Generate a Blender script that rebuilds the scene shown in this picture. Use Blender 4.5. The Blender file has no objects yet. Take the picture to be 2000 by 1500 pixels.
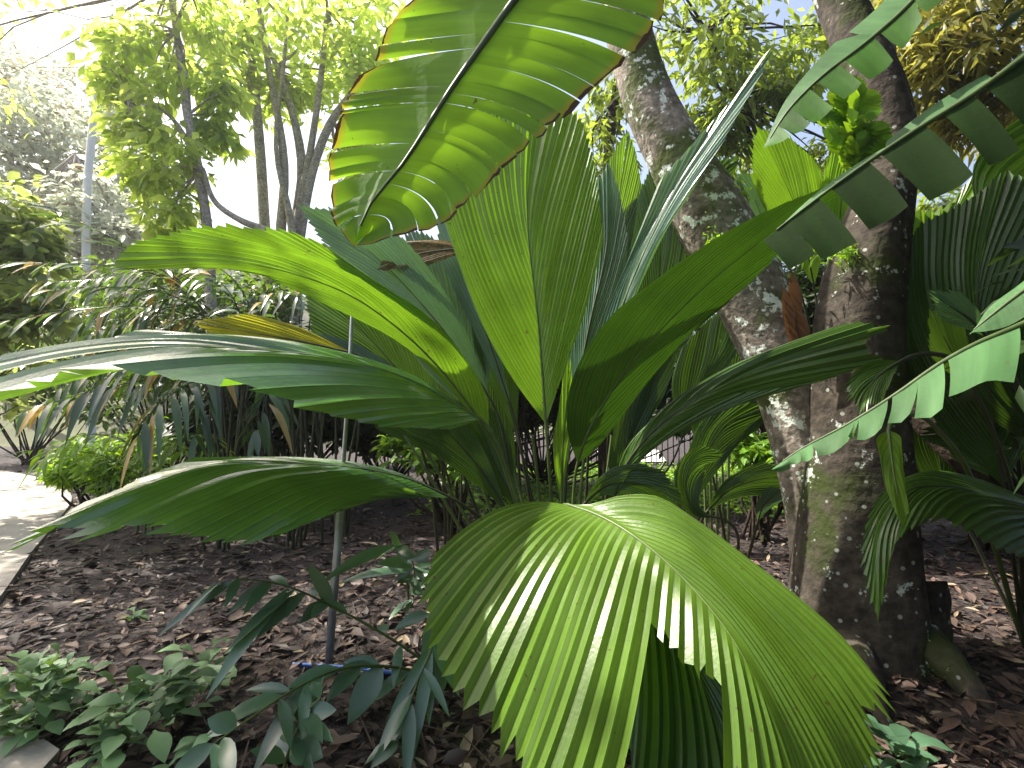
import bpy, math, random
import numpy as np
rng = np.random.default_rng(7)
random.seed(7)
R = math.radians
# ------------------------------------------------------------------ camera, sky, sun, exposure
F = 1000.0; PITCH = math.atan(40/F); CAM_H = 1.4
sc = bpy.context.scene
cam = bpy.data.cameras.new('camera'); cam.sensor_width = 36; cam.lens = 18; cam.clip_start = 0.05; cam.clip_end = 500
camo = bpy.data.objects.new('camera', cam); sc.collection.objects.link(camo)
camo.location = (0, 0, CAM_H); camo.rotation_euler = (math.pi/2 + PITCH, 0, 0); sc.camera = camo
SUN_EL, SUN_AZ = R(55), R(-68)          # azimuth measured from +Y towards +X: behind the plants, to the left
w = bpy.data.worlds.new('World'); sc.world = w; w.use_nodes = True
nt = w.node_tree; bg = nt.nodes['Background']
sky = nt.nodes.new('ShaderNodeTexSky'); sky.sky_type = 'NISHITA'; sky.sun_disc = False
sky.sun_elevation = SUN_EL; sky.sun_rotation = SUN_AZ; sky.dust_density = 6.0; sky.air_density = 1.0; sky.ozone_density = 1.0
nt.links.new(sky.outputs[0], bg.inputs[0]); bg.inputs[1].default_value = 0.115
sl = bpy.data.lights.new('sun', 'SUN'); sl.energy = 4.5; sl.angle = R(0.5); sl.color = (1, .94, .84)
so = bpy.data.objects.new('sun', sl); sc.collection.objects.link(so)
sd = np.array([math.sin(SUN_AZ)*math.cos(SUN_EL), math.cos(SUN_AZ)*math.cos(SUN_EL), math.sin(SUN_EL)])
from mathutils import Vector
so.rotation_euler = Vector(sd).to_track_quat('Z', 'Y').to_euler(); so.location = (-6, 8, 14)
sc.view_settings.view_transform = 'Standard'; sc.view_settings.look = 'None'
sc.view_settings.exposure = 1.5; sc.view_settings.gamma = 1
sc.cycles.max_bounces = 5; sc.cycles.diffuse_bounces = 3; sc.cycles.glossy_bounces = 2; sc.cycles.transmission_bounces = 4; sc.cycles.transparent_max_bounces = 4
sc.cycles.sample_clamp_indirect = 6

# ------------------------------------------------------------------ helpers
cp, sp_ = math.cos(PITCH), math.sin(PITCH)
def P(px, py, Y):
    xc = (px-1000)/F; yc = -(py-750)/F
    k = Y/(cp - yc*sp_)
    return np.array([xc*k, Y, CAM_H + (sp_ + yc*cp)*k])
def PP(pts): return np.array([P(*p) for p in pts])
def unit(v): 
    v = np.asarray(v, float); return v/(np.linalg.norm(v, axis=-1, keepdims=True)+1e-9)
def curve(pts, n, dense=24):
    p = np.asarray(pts, float)
    if len(p) == 2: return p[0] + np.linspace(0, 1, n)[:, None]*(p[1]-p[0])
    d = np.linalg.norm(np.diff(p, axis=0), axis=1) + 1e-6
    u = np.concatenate([[0], np.cumsum(d)])
    m = np.zeros_like(p)
    s = np.diff(p, axis=0)/d[:, None]
    m[0] = s[0]; m[-1] = s[-1]
    m[1:-1] = (s[:-1]*d[1:, None] + s[1:]*d[:-1, None])/(d[:-1]+d[1:])[:, None]
    out = []
    for i in range(len(p)-1):
        t = np.linspace(0, 1, dense, endpoint=False)[:, None]; h = d[i]
        out.append((2*t**3-3*t**2+1)*p[i] + (t**3-2*t**2+t)*h*m[i] + (-2*t**3+3*t**2)*p[i+1] + (t**3-t**2)*h*m[i+1])
    q = np.vstack(out + [p[-1:]])
    return resample(q, np.linspace(0, 1, n))
def resample(q, s):
    L = np.concatenate([[0], np.cumsum(np.linalg.norm(np.diff(q, axis=0), axis=1))]); L /= max(L[-1], 1e-9)
    return np.stack([np.interp(s, L, q[:, k]) for k in range(q.shape[1])], -1)

class MB:
    def __init__(s): s.v = []; s.f = []; s.uv = []; s.a = []; s.n = 0; s.mi = []
    def add(s, v, f, uv=None, a=None, mi=0):
        v = np.asarray(v, float).reshape(-1, 3); f = np.asarray(f, int)
        s.v.append(v); s.f.append((f + s.n)); s.n += len(v)
        s.uv.append(np.zeros((len(v), 2)) if uv is None else np.asarray(uv, float))
        s.a.append(np.zeros(len(v)) if a is None else np.broadcast_to(a, (len(v),)).astype(float))
        s.mi.append(np.full(len(f), mi))
    def build(s, name, mats, parent=None, smooth=True):
        v = np.vstack(s.v); off = np.zeros(3)
        o = parent
        while o is not None: off = off + np.array(o.location); o = o.parent
        v = v - off
        me = bpy.data.meshes.new(name)
        groups = {}
        nloops = sum(f.size for f in s.f); npoly = sum(len(f) for f in s.f)
        me.vertices.add(len(v)); me.vertices.foreach_set('co', v.astype(np.float32).ravel())
        me.loops.add(nloops); me.polygons.add(npoly)
        lv = np.concatenate([f.ravel() for f in s.f]); tot = np.concatenate([np.full(len(f), f.shape[1]) for f in s.f])
        me.loops.foreach_set('vertex_index', lv.astype(np.int32))
        me.polygons.foreach_set('loop_start', np.concatenate([[0], np.cumsum(tot)[:-1]]).astype(np.int32))
        me.polygons.foreach_set('loop_total', tot.astype(np.int32))
        me.polygons.foreach_set('use_smooth', np.full(npoly, smooth))
        me.polygons.foreach_set('material_index', np.concatenate(s.mi).astype(np.int32))
        ul = me.uv_layers.new(name='UVMap'); ul.data.foreach_set('uv', np.vstack(s.uv)[lv].astype(np.float32).ravel())
        at = me.attributes.new('var', 'FLOAT', 'POINT'); at.data.foreach_set('value', np.concatenate(s.a).astype(np.float32))
        for m in (mats if isinstance(mats, (list, tuple)) else [mats]): me.materials.append(m)
        me.update(); me.validate()
        ob = bpy.data.objects.new(name, me); sc.collection.objects.link(ob)
        if parent is not None: ob.parent = parent
        return ob

def tag(o, label, cat, group=None, kind=None):
    if label: o['label'] = label
    if cat: o['category'] = cat
    if group: o['group'] = group
    if kind: o['kind'] = kind
    return o
def thing(name, label, cat, loc, group=None):
    o = bpy.data.objects.new(name, None); o.empty_display_size = .2
    sc.collection.objects.link(o); o.location = tuple(float(c) for c in loc)
    return tag(o, label, cat, group)

def tube(mb, pts, radii, seg=8, n=None, wob=0.0, a=0, mi=0, cap=True):
    pts = np.asarray(pts, float); radii = np.asarray(radii, float)
    if radii.ndim == 0: radii = np.full(len(pts), float(radii))
    if n is None: n = max(2, len(pts)*4)
    c = curve(np.hstack([pts, radii[:, None]]), n) if len(pts) > 2 else resample(np.hstack([pts, radii[:, None]]), np.linspace(0, 1, n))
    q, r = c[:, :3], np.maximum(c[:, 3], 1e-4)
    T = unit(np.gradient(q, axis=0))
    ref = np.array([0.31, .95, .05]) if abs(T[0] @ np.array([0.31, .95, .05])) < .9 else np.array([1., 0, 0])
    A = unit(np.cross(T, ref)); B = np.cross(T, A)
    th = np.linspace(0, 2*np.pi, seg, endpoint=False)
    rr = r[:, None]*np.ones(seg)
    if wob: 
        ph = rng.uniform(0, 6.28, 6)
        L = np.linspace(0, 1, n)[:, None]
        rr = rr*(1 + wob*(np.sin(3*th + ph[0] + 5*L) + .7*np.sin(5*th + ph[1] - 9*L) + .6*np.sin(2*th+ph[2]+14*L)+.4*np.sin(7*th+ph[3]+23*L)))
    V = q[:, None] + rr[..., None]*(A[:, None]*np.cos(th)[None, :, None] + B[:, None]*np.sin(th)[None, :, None])
    i = np.arange(n-1)[:, None]*seg; j = np.arange(seg); j2 = (j+1) % seg
    f = np.stack([i+j, i+j2, i+seg+j2, i+seg+j], -1).reshape(-1, 4)
    uv = np.stack(np.broadcast_arrays(th[None, :]/6.2832, np.linspace(0, 1, n)[:, None]), -1).reshape(-1, 2)
    mb.add(V.reshape(-1, 3), f, uv, a, mi)
    if cap:
        for e, k in ((0, 0), (n-1, n-1)):
            ctr = q[k] ; vv = np.vstack([V[k], ctr]); t = np.stack([j, j2, np.full(seg, seg)], -1)
            mb.add(vv, t, None, a, mi)
def box(mb, c, half, rot=None, mi=0):
    s = np.array([[x, y, z] for x in (-1, 1) for y in (-1, 1) for z in (-1, 1)], float)*np.asarray(half)
    if rot is not None: s = s @ np.asarray(rot).T
    mb.add(s + np.asarray(c), [[0, 1, 3, 2], [4, 6, 7, 5], [0, 4, 5, 1], [2, 3, 7, 6], [0, 2, 6, 4], [1, 5, 7, 3]], mi=mi)

def blades(mb, base, dirs, nrm, length, width, K=3, fold=.25, droop=.2, var=None, prof=None, wavy=0., mi=0):
    """N lance-shaped leaves: each folded along its middle, drooping with length"""
    base = np.asarray(base, float); N = len(base); d = unit(np.broadcast_to(np.asarray(dirs, float), (N, 3))); nr = np.broadcast_to(np.asarray(nrm, float), (N, 3))
    side = unit(np.cross(d, nr)); up = np.cross(side, d)
    length = np.broadcast_to(length, (N,)).astype(float); width = np.broadcast_to(width, (N,)).astype(float)
    t = np.linspace(0, 1, K+1)
    if prof is None: pw = np.where(t < .42, np.sin(np.clip(t/.42, 0, 1)*np.pi/2)**.8, np.maximum(np.cos((t-.42)/.58*np.pi/2), 0)**.85)
    else: pw = np.interp(t, np.linspace(0, 1, len(prof)), prof)
    pw = np.maximum(pw, .02)
    mid = base[:, None] + d[:, None]*(length[:, None]*t)[..., None]
    mid[..., 2] -= (np.broadcast_to(droop, (N,))*length)[:, None]*t[None]**2
    hw = (width[:, None]*pw[None]*.5)[..., None]
    wv = (wavy*width[:, None]*np.sin(t*17+np.arange(N)[:, None]))[..., None]*up[:, None] if wavy else 0
    Lf = mid - side[:, None]*hw + up[:, None]*hw*fold + wv
    Rt = mid + side[:, None]*hw + up[:, None]*hw*fold - wv
    V = np.stack([Lf, mid, Rt], 2)                     # N,K+1,3,3
    idx = (np.arange(N)[:, None]*(K+1) + np.arange(K)[None])*3
    a = idx[..., None] + np.array([[0], [1]]).reshape(1, 1, 2)
    f = np.stack([a, a+1, a+4, a+3], -1).reshape(-1, 4)
    if var is None: var = rng.uniform(0, 1, N)
    uv = np.zeros((N, K+1, 3, 2)); uv[..., 0] = np.array([0, .5, 1]); uv[..., 1] = t[None, :, None]
    mb.add(V.reshape(-1, 3), f, uv.reshape(-1, 2), np.repeat(var, (K+1)*3), mi)

# ------------------------------------------------------------------ materials
def newmat(name):
    m = bpy.data.materials.new(name); m.use_nodes = True; n = m.node_tree; n.nodes.clear()
    out = n.nodes.new('ShaderNodeOutputMaterial'); return m, n, out
def nd(n, t, **kw):
    x = n.nodes.new(t)
    for k, v in kw.items():
        if k.startswith('i'): x.inputs[int(k[1:])].default_value = v
        else: setattr(x, k, v)
    return x
def ramp(n, stops, src=None, interp='LINEAR'):
    r = n.nodes.new('ShaderNodeValToRGB'); e = r.color_ramp.elements; r.color_ramp.interpolation = interp
    while len(e) < len(stops): e.new(.5)
    for k, (p, c) in enumerate(stops): e[k].position = p; e[k].color = (*c, 1) if len(c) == 3 else c
    if src is not None: n.links.new(src, r.inputs[0])
    return r
def mixc(n, fac, a, b, mode='MIX'):
    x = n.nodes.new('ShaderNodeMix'); x.data_type = 'RGBA'; x.blend_type = mode
    for s, v in ((x.inputs[0], fac), (x.inputs[6], a), (x.inputs[7], b)):
        if hasattr(v, 'links'): n.links.new(v, s)
        elif isinstance(v, (int, float)): s.default_value = v
        else: s.default_value = (*v, 1)
    return x.outputs[2]
def math_(n, op, a, b=0.0, c=None):
    x = n.nodes.new('ShaderNodeMath'); x.operation = op
    for s, v in zip(x.inputs, (a, b) if c is None else (a, b, c)):
        if hasattr(v, 'links'): n.links.new(v, s)
        else: s.default_value = v
    return x.outputs[0]

def leaf_mat(name, col, trans, rough=.35, tfac=.4, ribs=0, rib_gain=1.5, var=(.7, 1.35), spec=.5, edge=None, warm=None, spots=.0, fine=0, coat=0.0):
    """two-sided leaf: glossy skin, light passing through; ribs: lines along the pleats; edge: dried margin colour"""
    m, n, out = newmat(name)
    at = nd(n, 'ShaderNodeAttribute', attribute_name='var').outputs['Fac']
    tc = nd(n, 'ShaderNodeTexCoord'); sep = nd(n, 'ShaderNodeSeparateXYZ'); n.links.new(tc.outputs['UV'], sep.inputs[0])
    no = nd(n, 'ShaderNodeTexNoise', i2=3.5, i3=4.0); n.links.new(tc.outputs['Object'], no.inputs['Vector'])
    g = math_(n, 'MULTIPLY_ADD', at, var[1]-var[0], var[0])
    g = math_(n, 'MULTIPLY', g, math_(n, 'MULTIPLY_ADD', no.outputs[0], .9, .55))
    if ribs:
        pp = math_(n, 'PINGPONG', sep.outputs[0], .5)                       # 0 at the ridge, .5 in the groove
        ln = math_(n, 'LESS_THAN', pp, .055)
        g = math_(n, 'MULTIPLY', g, math_(n, 'MULTIPLY_ADD', ln, rib_gain-1, 1.0))
        gv = math_(n, 'GREATER_THAN', pp, .43); g = math_(n, 'MULTIPLY', g, math_(n, 'MULTIPLY_ADD', gv, -.3, 1.0))  # crease shade painted into the groove colour
        fv = math_(n, 'SINE', math_(n, 'MULTIPLY', sep.outputs[0], 6.2832*5))
        g = math_(n, 'MULTIPLY', g, math_(n, 'MULTIPLY_ADD', fv, .07, 1.0))
    if fine:
        st = nd(n, 'ShaderNodeTexNoise', i2=1.0, i3=3.0)
        mp = nd(n, 'ShaderNodeMapping'); mp.inputs['Scale'].default_value = (fine, .6, 1)
        n.links.new(tc.outputs['UV'], mp.inputs[0]); n.links.new(mp.outputs[0], st.inputs['Vector'])
        g = math_(n, 'MULTIPLY', g, math_(n, 'MULTIPLY_ADD', st.outputs[0], .9, .55))
    c1 = mixc(n, 1.0, col, (1, 1, 1), 'MULTIPLY'); 
    vm = nd(n, 'ShaderNodeVectorMath', operation='SCALE'); n.links.new(c1, vm.inputs[0]); n.links.new(g, vm.inputs['Scale'])
    vt = nd(n, 'ShaderNodeVectorMath', operation='SCALE'); vt.inputs[0].default_value = trans; n.links.new(g, vt.inputs['Scale'])
    ca, ct = vm.outputs[0], vt.outputs[0]
    if warm is not None:                                                    # some leaves are another colour
        wf = ramp(n, [(warm[1], (0, 0, 0)), (min(1, warm[1]+.04), (1, 1, 1))], at).outputs[0]
        ca = mixc(n, wf, ca, warm[0]); ct = mixc(n, wf, ct, warm[0])
    if spots:
        sn = nd(n, 'ShaderNodeTexNoise', i2=38.0, i3=2.0); n.links.new(tc.outputs['Object'], sn.inputs['Vector'])
        sf = ramp(n, [(spots, (0, 0, 0)), (spots+.03, (.8, .8, .8))], sn.outputs[0]).outputs[0]
        ca = mixc(n, sf, ca, (.1, .07, .02)); ct = mixc(n, sf, ct, (.1, .07, .02))
    if edge is not None:
        en = nd(n, 'ShaderNodeTexNoise', i2=9.0, i3=3.0); n.links.new(tc.outputs['Object'], en.inputs['Vector'])
        ev = math_(n, 'MULTIPLY_ADD', en.outputs[0], .16, math_(n, 'SUBTRACT', sep.outputs[1], .035))
        ye = ramp(n, [(.955, (0, 0, 0)), (1.0, (.8, .8, .8))], ev).outputs[0]
        ef = ramp(n, [(.995, (0, 0, 0)), (1.0, (1, 1, 1))], math_(n, 'SUBTRACT', ev, .03)).outputs[0]
        ca = mixc(n, ye, ca, (.17, .17, .015)); ct = mixc(n, ye, ct, (.5, .42, .02))
        ca = mixc(n, ef, ca, edge); ct = mixc(n, ef, ct, edge)
    pr = nd(n, 'ShaderNodeBsdfPrincipled'); n.links.new(ca, pr.inputs['Base Color'])
    pr.inputs['Roughness'].default_value = rough; pr.inputs['Specular IOR Level'].default_value = spec
    if coat: pr.inputs['Coat Weight'].default_value = coat; pr.inputs['Coat Roughness'].default_value = .15
    tr = nd(n, 'ShaderNodeBsdfTranslucent'); n.links.new(ct, tr.inputs[0])
    if ribs or fine:
        bn = nd(n, 'ShaderNodeTexNoise', i2=60.0, i3=2.0); n.links.new(tc.outputs['Object'], bn.inputs['Vector'])
        bp = nd(n, 'ShaderNodeBump', i0=.12, i1=.01); n.links.new(bn.outputs[0], bp.inputs['Height'])
        n.links.new(bp.outputs[0], pr.inputs['Normal'])
    mx = nd(n, 'ShaderNodeMixShader', i0=tfac); n.links.new(pr.outputs[0], mx.inputs[1]); n.links.new(tr.outputs[0], mx.inputs[2])
    n.links.new(mx.outputs[0], out.inputs[0]); return m

def bark_mat(name, c1, c2, lichen=None, lich=.62, moss=None, scale=6., rough=.9, bump=.5, mossth=.6):
    m, n, out = newmat(name)
    tc = nd(n, 'ShaderNodeTexCoord')
    a = nd(n, 'ShaderNodeTexNoise', i2=scale, i3=8.0, i4=.65); n.links.new(tc.outputs['Object'], a.inputs['Vector'])
    b = nd(n, 'ShaderNodeTexNoise', i2=scale*5, i3=6.0); n.links.new(tc.outputs['Object'], b.inputs['Vector'])
    col = ramp(n, [(.3, c1), (.72, c2)], a.outputs[0]).outputs[0]
    col = mixc(n, .75, col, ramp(n, [(.3, (.3, .3, .3)), (.7, (1.35, 1.3, 1.25))], b.outputs[0]).outputs[0], 'MULTIPLY')
    if moss is not None:
        mo = nd(n, 'ShaderNodeTexNoise', i2=2.2, i3=6.0); n.links.new(tc.outputs['Object'], mo.inputs['Vector'])
        col = mixc(n, ramp(n, [(mossth-.08, (0, 0, 0)), (mossth, (.9, .9, .9))], mo.outputs[0]).outputs[0], col, moss)
    if lichen is not None:
        vo = nd(n, 'ShaderNodeTexNoise', i2=9.0, i3=7.0, i4=.7); n.links.new(tc.outputs['Object'], vo.inputs['Vector'])
        v2 = nd(n, 'ShaderNodeTexVoronoi', i2=13.0); n.links.new(tc.outputs['Object'], v2.inputs['Vector'])
        f1 = ramp(n, [(lich, (0, 0, 0)), (lich+.03, (1, 1, 1))], vo.outputs[0]).outputs[0]
        f2 = ramp(n, [(.12, (1, 1, 1)), (.17, (0, 0, 0))], v2.outputs[0]).outputs[0]
        col = mixc(n, f1, col, lichen); col = mixc(n, math_(n, 'MULTIPLY', f2, .55), col, lichen)
    pr = nd(n, 'ShaderNodeBsdfPrincipled'); n.links.new(col, pr.inputs['Base Color']); pr.inputs['Roughness'].default_value = rough
    pr.inputs['Specular IOR Level'].default_value = .2
    bp = nd(n, 'ShaderNodeBump', i0=bump, i1=.03); n.links.new(b.outputs[0], bp.inputs['Height']); n.links.new(bp.outputs[0], pr.inputs['Normal'])
    n.links.new(pr.outputs[0], out.inputs[0]); return m
def plain_mat(name, col, rough=.6, metal=0., noise=8., amt=.4, bump=.1, col2=None):
    m, n, out = newmat(name)
    tc = nd(n, 'ShaderNodeTexCoord'); a = nd(n, 'ShaderNodeTexNoise', i2=noise, i3=7.0, i4=.6); n.links.new(tc.outputs['Object'], a.inputs['Vector'])
    c2 = col2 or tuple(c*(1-amt) for c in col)
    pr = nd(n, 'ShaderNodeBsdfPrincipled'); n.links.new(ramp(n, [(.3, c2), (.7, col)], a.outputs[0]).outputs[0], pr.inputs['Base Color'])
    pr.inputs['Roughness'].default_value = rough; pr.inputs['Metallic'].default_value = metal
    if bump:
        b = nd(n, 'ShaderNodeTexNoise', i2=noise*12, i3=5.0); n.links.new(tc.outputs['Object'], b.inputs['Vector'])
        bp = nd(n, 'ShaderNodeBump', i0=bump, i1=.02); n.links.new(b.outputs[0], bp.inputs['Height']); n.links.new(bp.outputs[0], pr.inputs['Normal'])
    n.links.new(pr.outputs[0], out.inputs[0]); return m

M = {}
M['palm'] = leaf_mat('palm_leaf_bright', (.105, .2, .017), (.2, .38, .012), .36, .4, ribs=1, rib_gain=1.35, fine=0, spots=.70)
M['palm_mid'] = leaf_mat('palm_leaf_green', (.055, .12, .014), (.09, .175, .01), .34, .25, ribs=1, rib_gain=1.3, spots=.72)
M['palm_under_shade'] = leaf_mat('palm_leaf_underside_shade_tone', (.042, .11, .01), (.06, .15, .006), .38, .14, ribs=1, rib_gain=1.3, spec=.3)  # underside of the arching leaf, shade put into colour and low translucency
M['palm_dark'] = leaf_mat('palm_leaf_shade_tone', (.035, .085, .014), (.08, .16, .01), .32, .28, ribs=1, rib_gain=1.3)  # darker copy of the palm leaf, shade put into its colour
M['palm_teal'] = leaf_mat('palm_leaf_glaucous', (.07, .14, .085), (.13, .27, .06), .3, .25, ribs=1, rib_gain=1.3, spec=.7)
M['palm_gloss'] = leaf_mat('palm_leaf_glossy', (.05, .135, .03), (.2, .4, .02), .2, .25, ribs=1, rib_gain=1.25, spec=1.0, coat=.4)
M['palm_yellow'] = leaf_mat('palm_leaf_yellow', (.2, .22, .012), (.5, .48, .015), .35, .45, ribs=1, rib_gain=1.2)
M['palm_dry'] = leaf_mat('palm_leaf_dried', (.2, .13, .06), (.3, .2, .06), .6, .3, ribs=1, rib_gain=.5, spots=.5)
M['palm_lime'] = leaf_mat('palm_leaf_lime', (.12, .23, .015), (.24, .44, .015), .4, .42, ribs=1, rib_gain=1.3)
M['petiole'] = plain_mat('palm_petiole', (.10, .15, .035), .45, noise=14, bump=.05)
M['petiole_dark'] = plain_mat('palm_petiole_dark', (.035, .04, .015), .5, noise=14, bump=.05)
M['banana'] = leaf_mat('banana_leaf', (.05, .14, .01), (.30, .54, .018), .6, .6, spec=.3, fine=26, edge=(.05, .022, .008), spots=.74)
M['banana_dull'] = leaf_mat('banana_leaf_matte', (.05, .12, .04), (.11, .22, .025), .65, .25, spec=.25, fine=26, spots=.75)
M['banana_mid'] = leaf_mat('banana_leaf_mid_green', (.035, .1, .012), (.07, .16, .01), .6, .3, fine=26, spec=.2)  # plain mid green with little translucency
M['banana_dark'] = leaf_mat('banana_leaf_shade_tone', (.012, .03, .005), (.018, .036, .004), .7, .2, spec=.12, fine=26)  # near-black shade of the hanging strips put into the colour
M['midrib'] = plain_mat('banana_midrib', (.05, .085, .016), .5, noise=20, bump=.05)
M['bark_l'] = bark_mat('lichen_bark', (.10, .085, .07), (.36, .32, .27), (.66, .72, .64), .565, (.06, .085, .015), 5.)
M['bark_d'] = bark_mat('shade_tone_bark', (.03, .024, .019), (.10, .087, .07), (.48, .52, .46), .62, (.035, .05, .01), 4., mossth=.62)  # bark colour darkened to hold the shade at the trunk foot
M['bark_bg'] = bark_mat('glare_tone_bark', (.28, .25, .2), (.6, .54, .46), (.6, .58, .5), .64, None, 6.)  # bark lightened so the backlit stems carry the glare
M['bark_dark'] = bark_mat('dark_bark', (.02, .016, .012), (.075, .055, .04), None, .6, (.02, .03, .008), 7.)
M['fol_sun'] = leaf_mat('sun_tone_foliage', (.24, .33, .08), (.68, .82, .14), .45, .6)  # yellow green leaves, colour raised to carry the bright wash
M['fol_grey'] = leaf_mat('greyish_glare_tone_foliage', (.42, .44, .34), (.72, .76, .56), .5, .6, warm=((.22, .17, .1), .86))  # silver grey leaves, paled further to stand in for lens glare
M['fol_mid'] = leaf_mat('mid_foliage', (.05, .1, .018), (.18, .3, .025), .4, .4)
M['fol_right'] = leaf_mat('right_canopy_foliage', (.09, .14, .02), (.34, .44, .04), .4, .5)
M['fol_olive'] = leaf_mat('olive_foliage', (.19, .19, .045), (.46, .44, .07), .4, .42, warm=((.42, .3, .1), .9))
M['fol_dark'] = leaf_mat('shade_tone_foliage', (.02, .042, .01), (.04, .08, .01), .45, .2)  # deep shade put into a darkened leaf colour
M['fol_broad'] = leaf_mat('broad_shrub_foliage', (.2, .26, .1), (.42, .5, .12), .3, .55, spec=.8)  # paleness from glare put into the leaf colour
M['frond'] = leaf_mat('bamboo_palm_frond', (.05, .1, .045), (.16, .3, .03), .25, .3, spec=.8, warm=((.42, .27, .06), .88))
M['ginger'] = leaf_mat('ginger_leaf', (.075, .155, .085), (.16, .3, .05), .28, .25, spec=.9)
M['rosette'] = leaf_mat('rosette_leaf', (.12, .22, .10), (.22, .36, .06), .5, .25, spec=.4)
M['fern'] = leaf_mat('fern_leaf', (.13, .26, .02), (.36, .58, .02), .45, .45)
M['cover'] = leaf_mat('groundcover_leaf', (.12, .25, .02), (.35, .55, .03), .45, .4)
M['litter'] = leaf_mat('dry_leaf_litter', (.085, .054, .04), (.03, .02, .014), .6, .1, var=(.1, 1.6), warm=((.3, .24, .15), .93))
M['dead'] = leaf_mat('dead_leaf', (.1, .05, .028), (.16, .07, .02), .6, .3, fine=10)
M['stake'] = plain_mat('galvanised_steel', (.42, .44, .44), .5, .6, 20, .35, .05)
M['white'] = plain_mat('white_paint', (.8, .8, .78), .5, 0, 6, .1, 0)
M['pipe'] = plain_mat('blue_plastic', (.035, .12, .42), .4, 0, 10, .3, 0)
M['concrete'] = plain_mat('concrete', (.38, .35, .30), .85, 0, 2.2, .35, .3)
M['iron'] = plain_mat('dark_iron', (.03, .03, .035), .5, .5, 10, .3, 0)
# ------------------------------------------------------------------ large structure: ground, path, far road
def ground_mat():
    m, n, out = newmat('leaf_mulch_soil')
    tc = nd(n, 'ShaderNodeTexCoord')
    a = nd(n, 'ShaderNodeTexNoise', i2=1.3, i3=6.0); n.links.new(tc.outputs['Object'], a.inputs['Vector'])
    v = nd(n, 'ShaderNodeTexVoronoi', i2=26.0); n.links.new(tc.outputs['Object'], v.inputs['Vector'])
    c = ramp(n, [(0, (.012, .008, .007)), (.45, (.022, .015, .013)), (.8, (.05, .036, .032)), (1, (.09, .068, .06))], v.outputs['Color']).outputs[0]
    c = mixc(n, .6, c, ramp(n, [(.3, (.45, .42, .4)), (.7, (1.2, 1.1, 1.1))], a.outputs[0]).outputs[0], 'MULTIPLY')
    pr = nd(n, 'ShaderNodeBsdfPrincipled'); n.links.new(c, pr.inputs['Base Color']); pr.inputs['Roughness'].default_value = .85
    b = nd(n, 'ShaderNodeTexNoise', i2=40.0, i3=6.0); n.links.new(tc.outputs['Object'], b.inputs['Vector'])
    bp = nd(n, 'ShaderNodeBump', i0=.8, i1=.03); n.links.new(b.outputs[0], bp.inputs['Height']); n.links.new(bp.outputs[0], pr.inputs['Normal'])
    n.links.new(pr.outputs[0], out.inputs[0]); return m
def gz(x, y):
    return .018*np.sin(1.3*x+.7)*np.cos(1.1*y) + .01*np.sin(3.1*x-1.7*y) + .008*np.sin(7*x+5*y)
mb = MB()
xs = np.concatenate([np.linspace(-75, -7, 12), np.linspace(-6.5, 6.5, 90), np.linspace(7, 75, 12)])
ys = np.concatenate([np.linspace(-20, -.5, 6), np.linspace(0, 12, 90), np.linspace(13, 75, 16)])
X, Y = np.meshgrid(xs, ys); Z = np.where((abs(X) < 6.6) & (Y < 12.1) & (Y > -.1), gz(X, Y), 0)
nx = len(xs); i = np.arange(len(ys)-1)[:, None]*nx + np.arange(nx-1)[None]
mb.add(np.stack([X, Y, Z], -1).reshape(-1, 3), np.stack([i, i+1, i+nx+1, i+nx], -1).reshape(-1, 4))
tag(mb.build('ground', ground_mat()), 'dark garden bed of leaf mulch', None, kind='structure')

# curving concrete path: its right edge runs round the bed, the far end bends away to the left
redge = curve([(-1.6, .2, 0), (-1.72, 1.55, 0), P(110, 1500, 1.98)*[1, 1, 0], (-2.25, 2.32, 0), P(0, 1405, 2.28)*[1, 1, 0]+[-.08, .08, 0], (-3.15, 3.0, 0),
               P(0, 1172, 3.68)*[1, 1, 0], P(60, 1085, 4.75)*[1, 1, 0], P(120, 1010, 6.3)*[1, 1, 0], P(140, 975, 7.5)*[1, 1, 0],
               P(80, 935, 9.5)*[1, 1, 0], P(-40, 915, 11)*[1, 1, 0], (-15, 12.4, 0), (-24, 13, 0)], 90)
ledge = curve([(-4.2, .2, 0), (-4.4, 1.6, 0), (-4.9, 2.6, 0), (-5.9, 3.6, 0), (-6.6, 5, 0), (-7.4, 6.4, 0), (-9, 8, 0), (-12, 9.6, 0), (-16, 10.4, 0), (-24, 11, 0)], 90)
mb = MB(); nW = 6
W_ = np.linspace(0, 1, nW)[None, :, None]
top = redge[:, None]*(1-W_) + ledge[:, None]*W_; top[..., 2] = .045
i = np.arange(89)[:, None]*nW + np.arange(nW-1)[None]
mb.add(top.reshape(-1, 3), np.stack([i, i+1, i+nW+1, i+nW], -1).reshape(-1, 4))
for e in (redge, ledge):
    a_ = e.copy(); a_[:, 2] = .045; b_ = e.copy(); b_[:, 2] = -.12
    v = np.stack([a_, b_], 1).reshape(-1, 3); i = np.arange(89)*2
    mb.add(v, np.stack([i, i+1, i+3, i+2], -1))
tag(mb.build('path', M['concrete'], smooth=False), 'grey concrete garden path', None, kind='structure')
mb = MB()
a_ = np.array([[2.2, 12.5, .03], [3.7, 12.3, .03], [4.4, 15.5, .03], [2.6, 16.0, .03]]); mb.add(a_, [[0, 1, 2, 3]])
tag(mb.build('far_path', plain_mat('pale_concrete', (.62, .6, .55), .8, 0, 1.5, .2, .1)), 'pale sunlit path beyond the fence', None, kind='structure')

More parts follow.
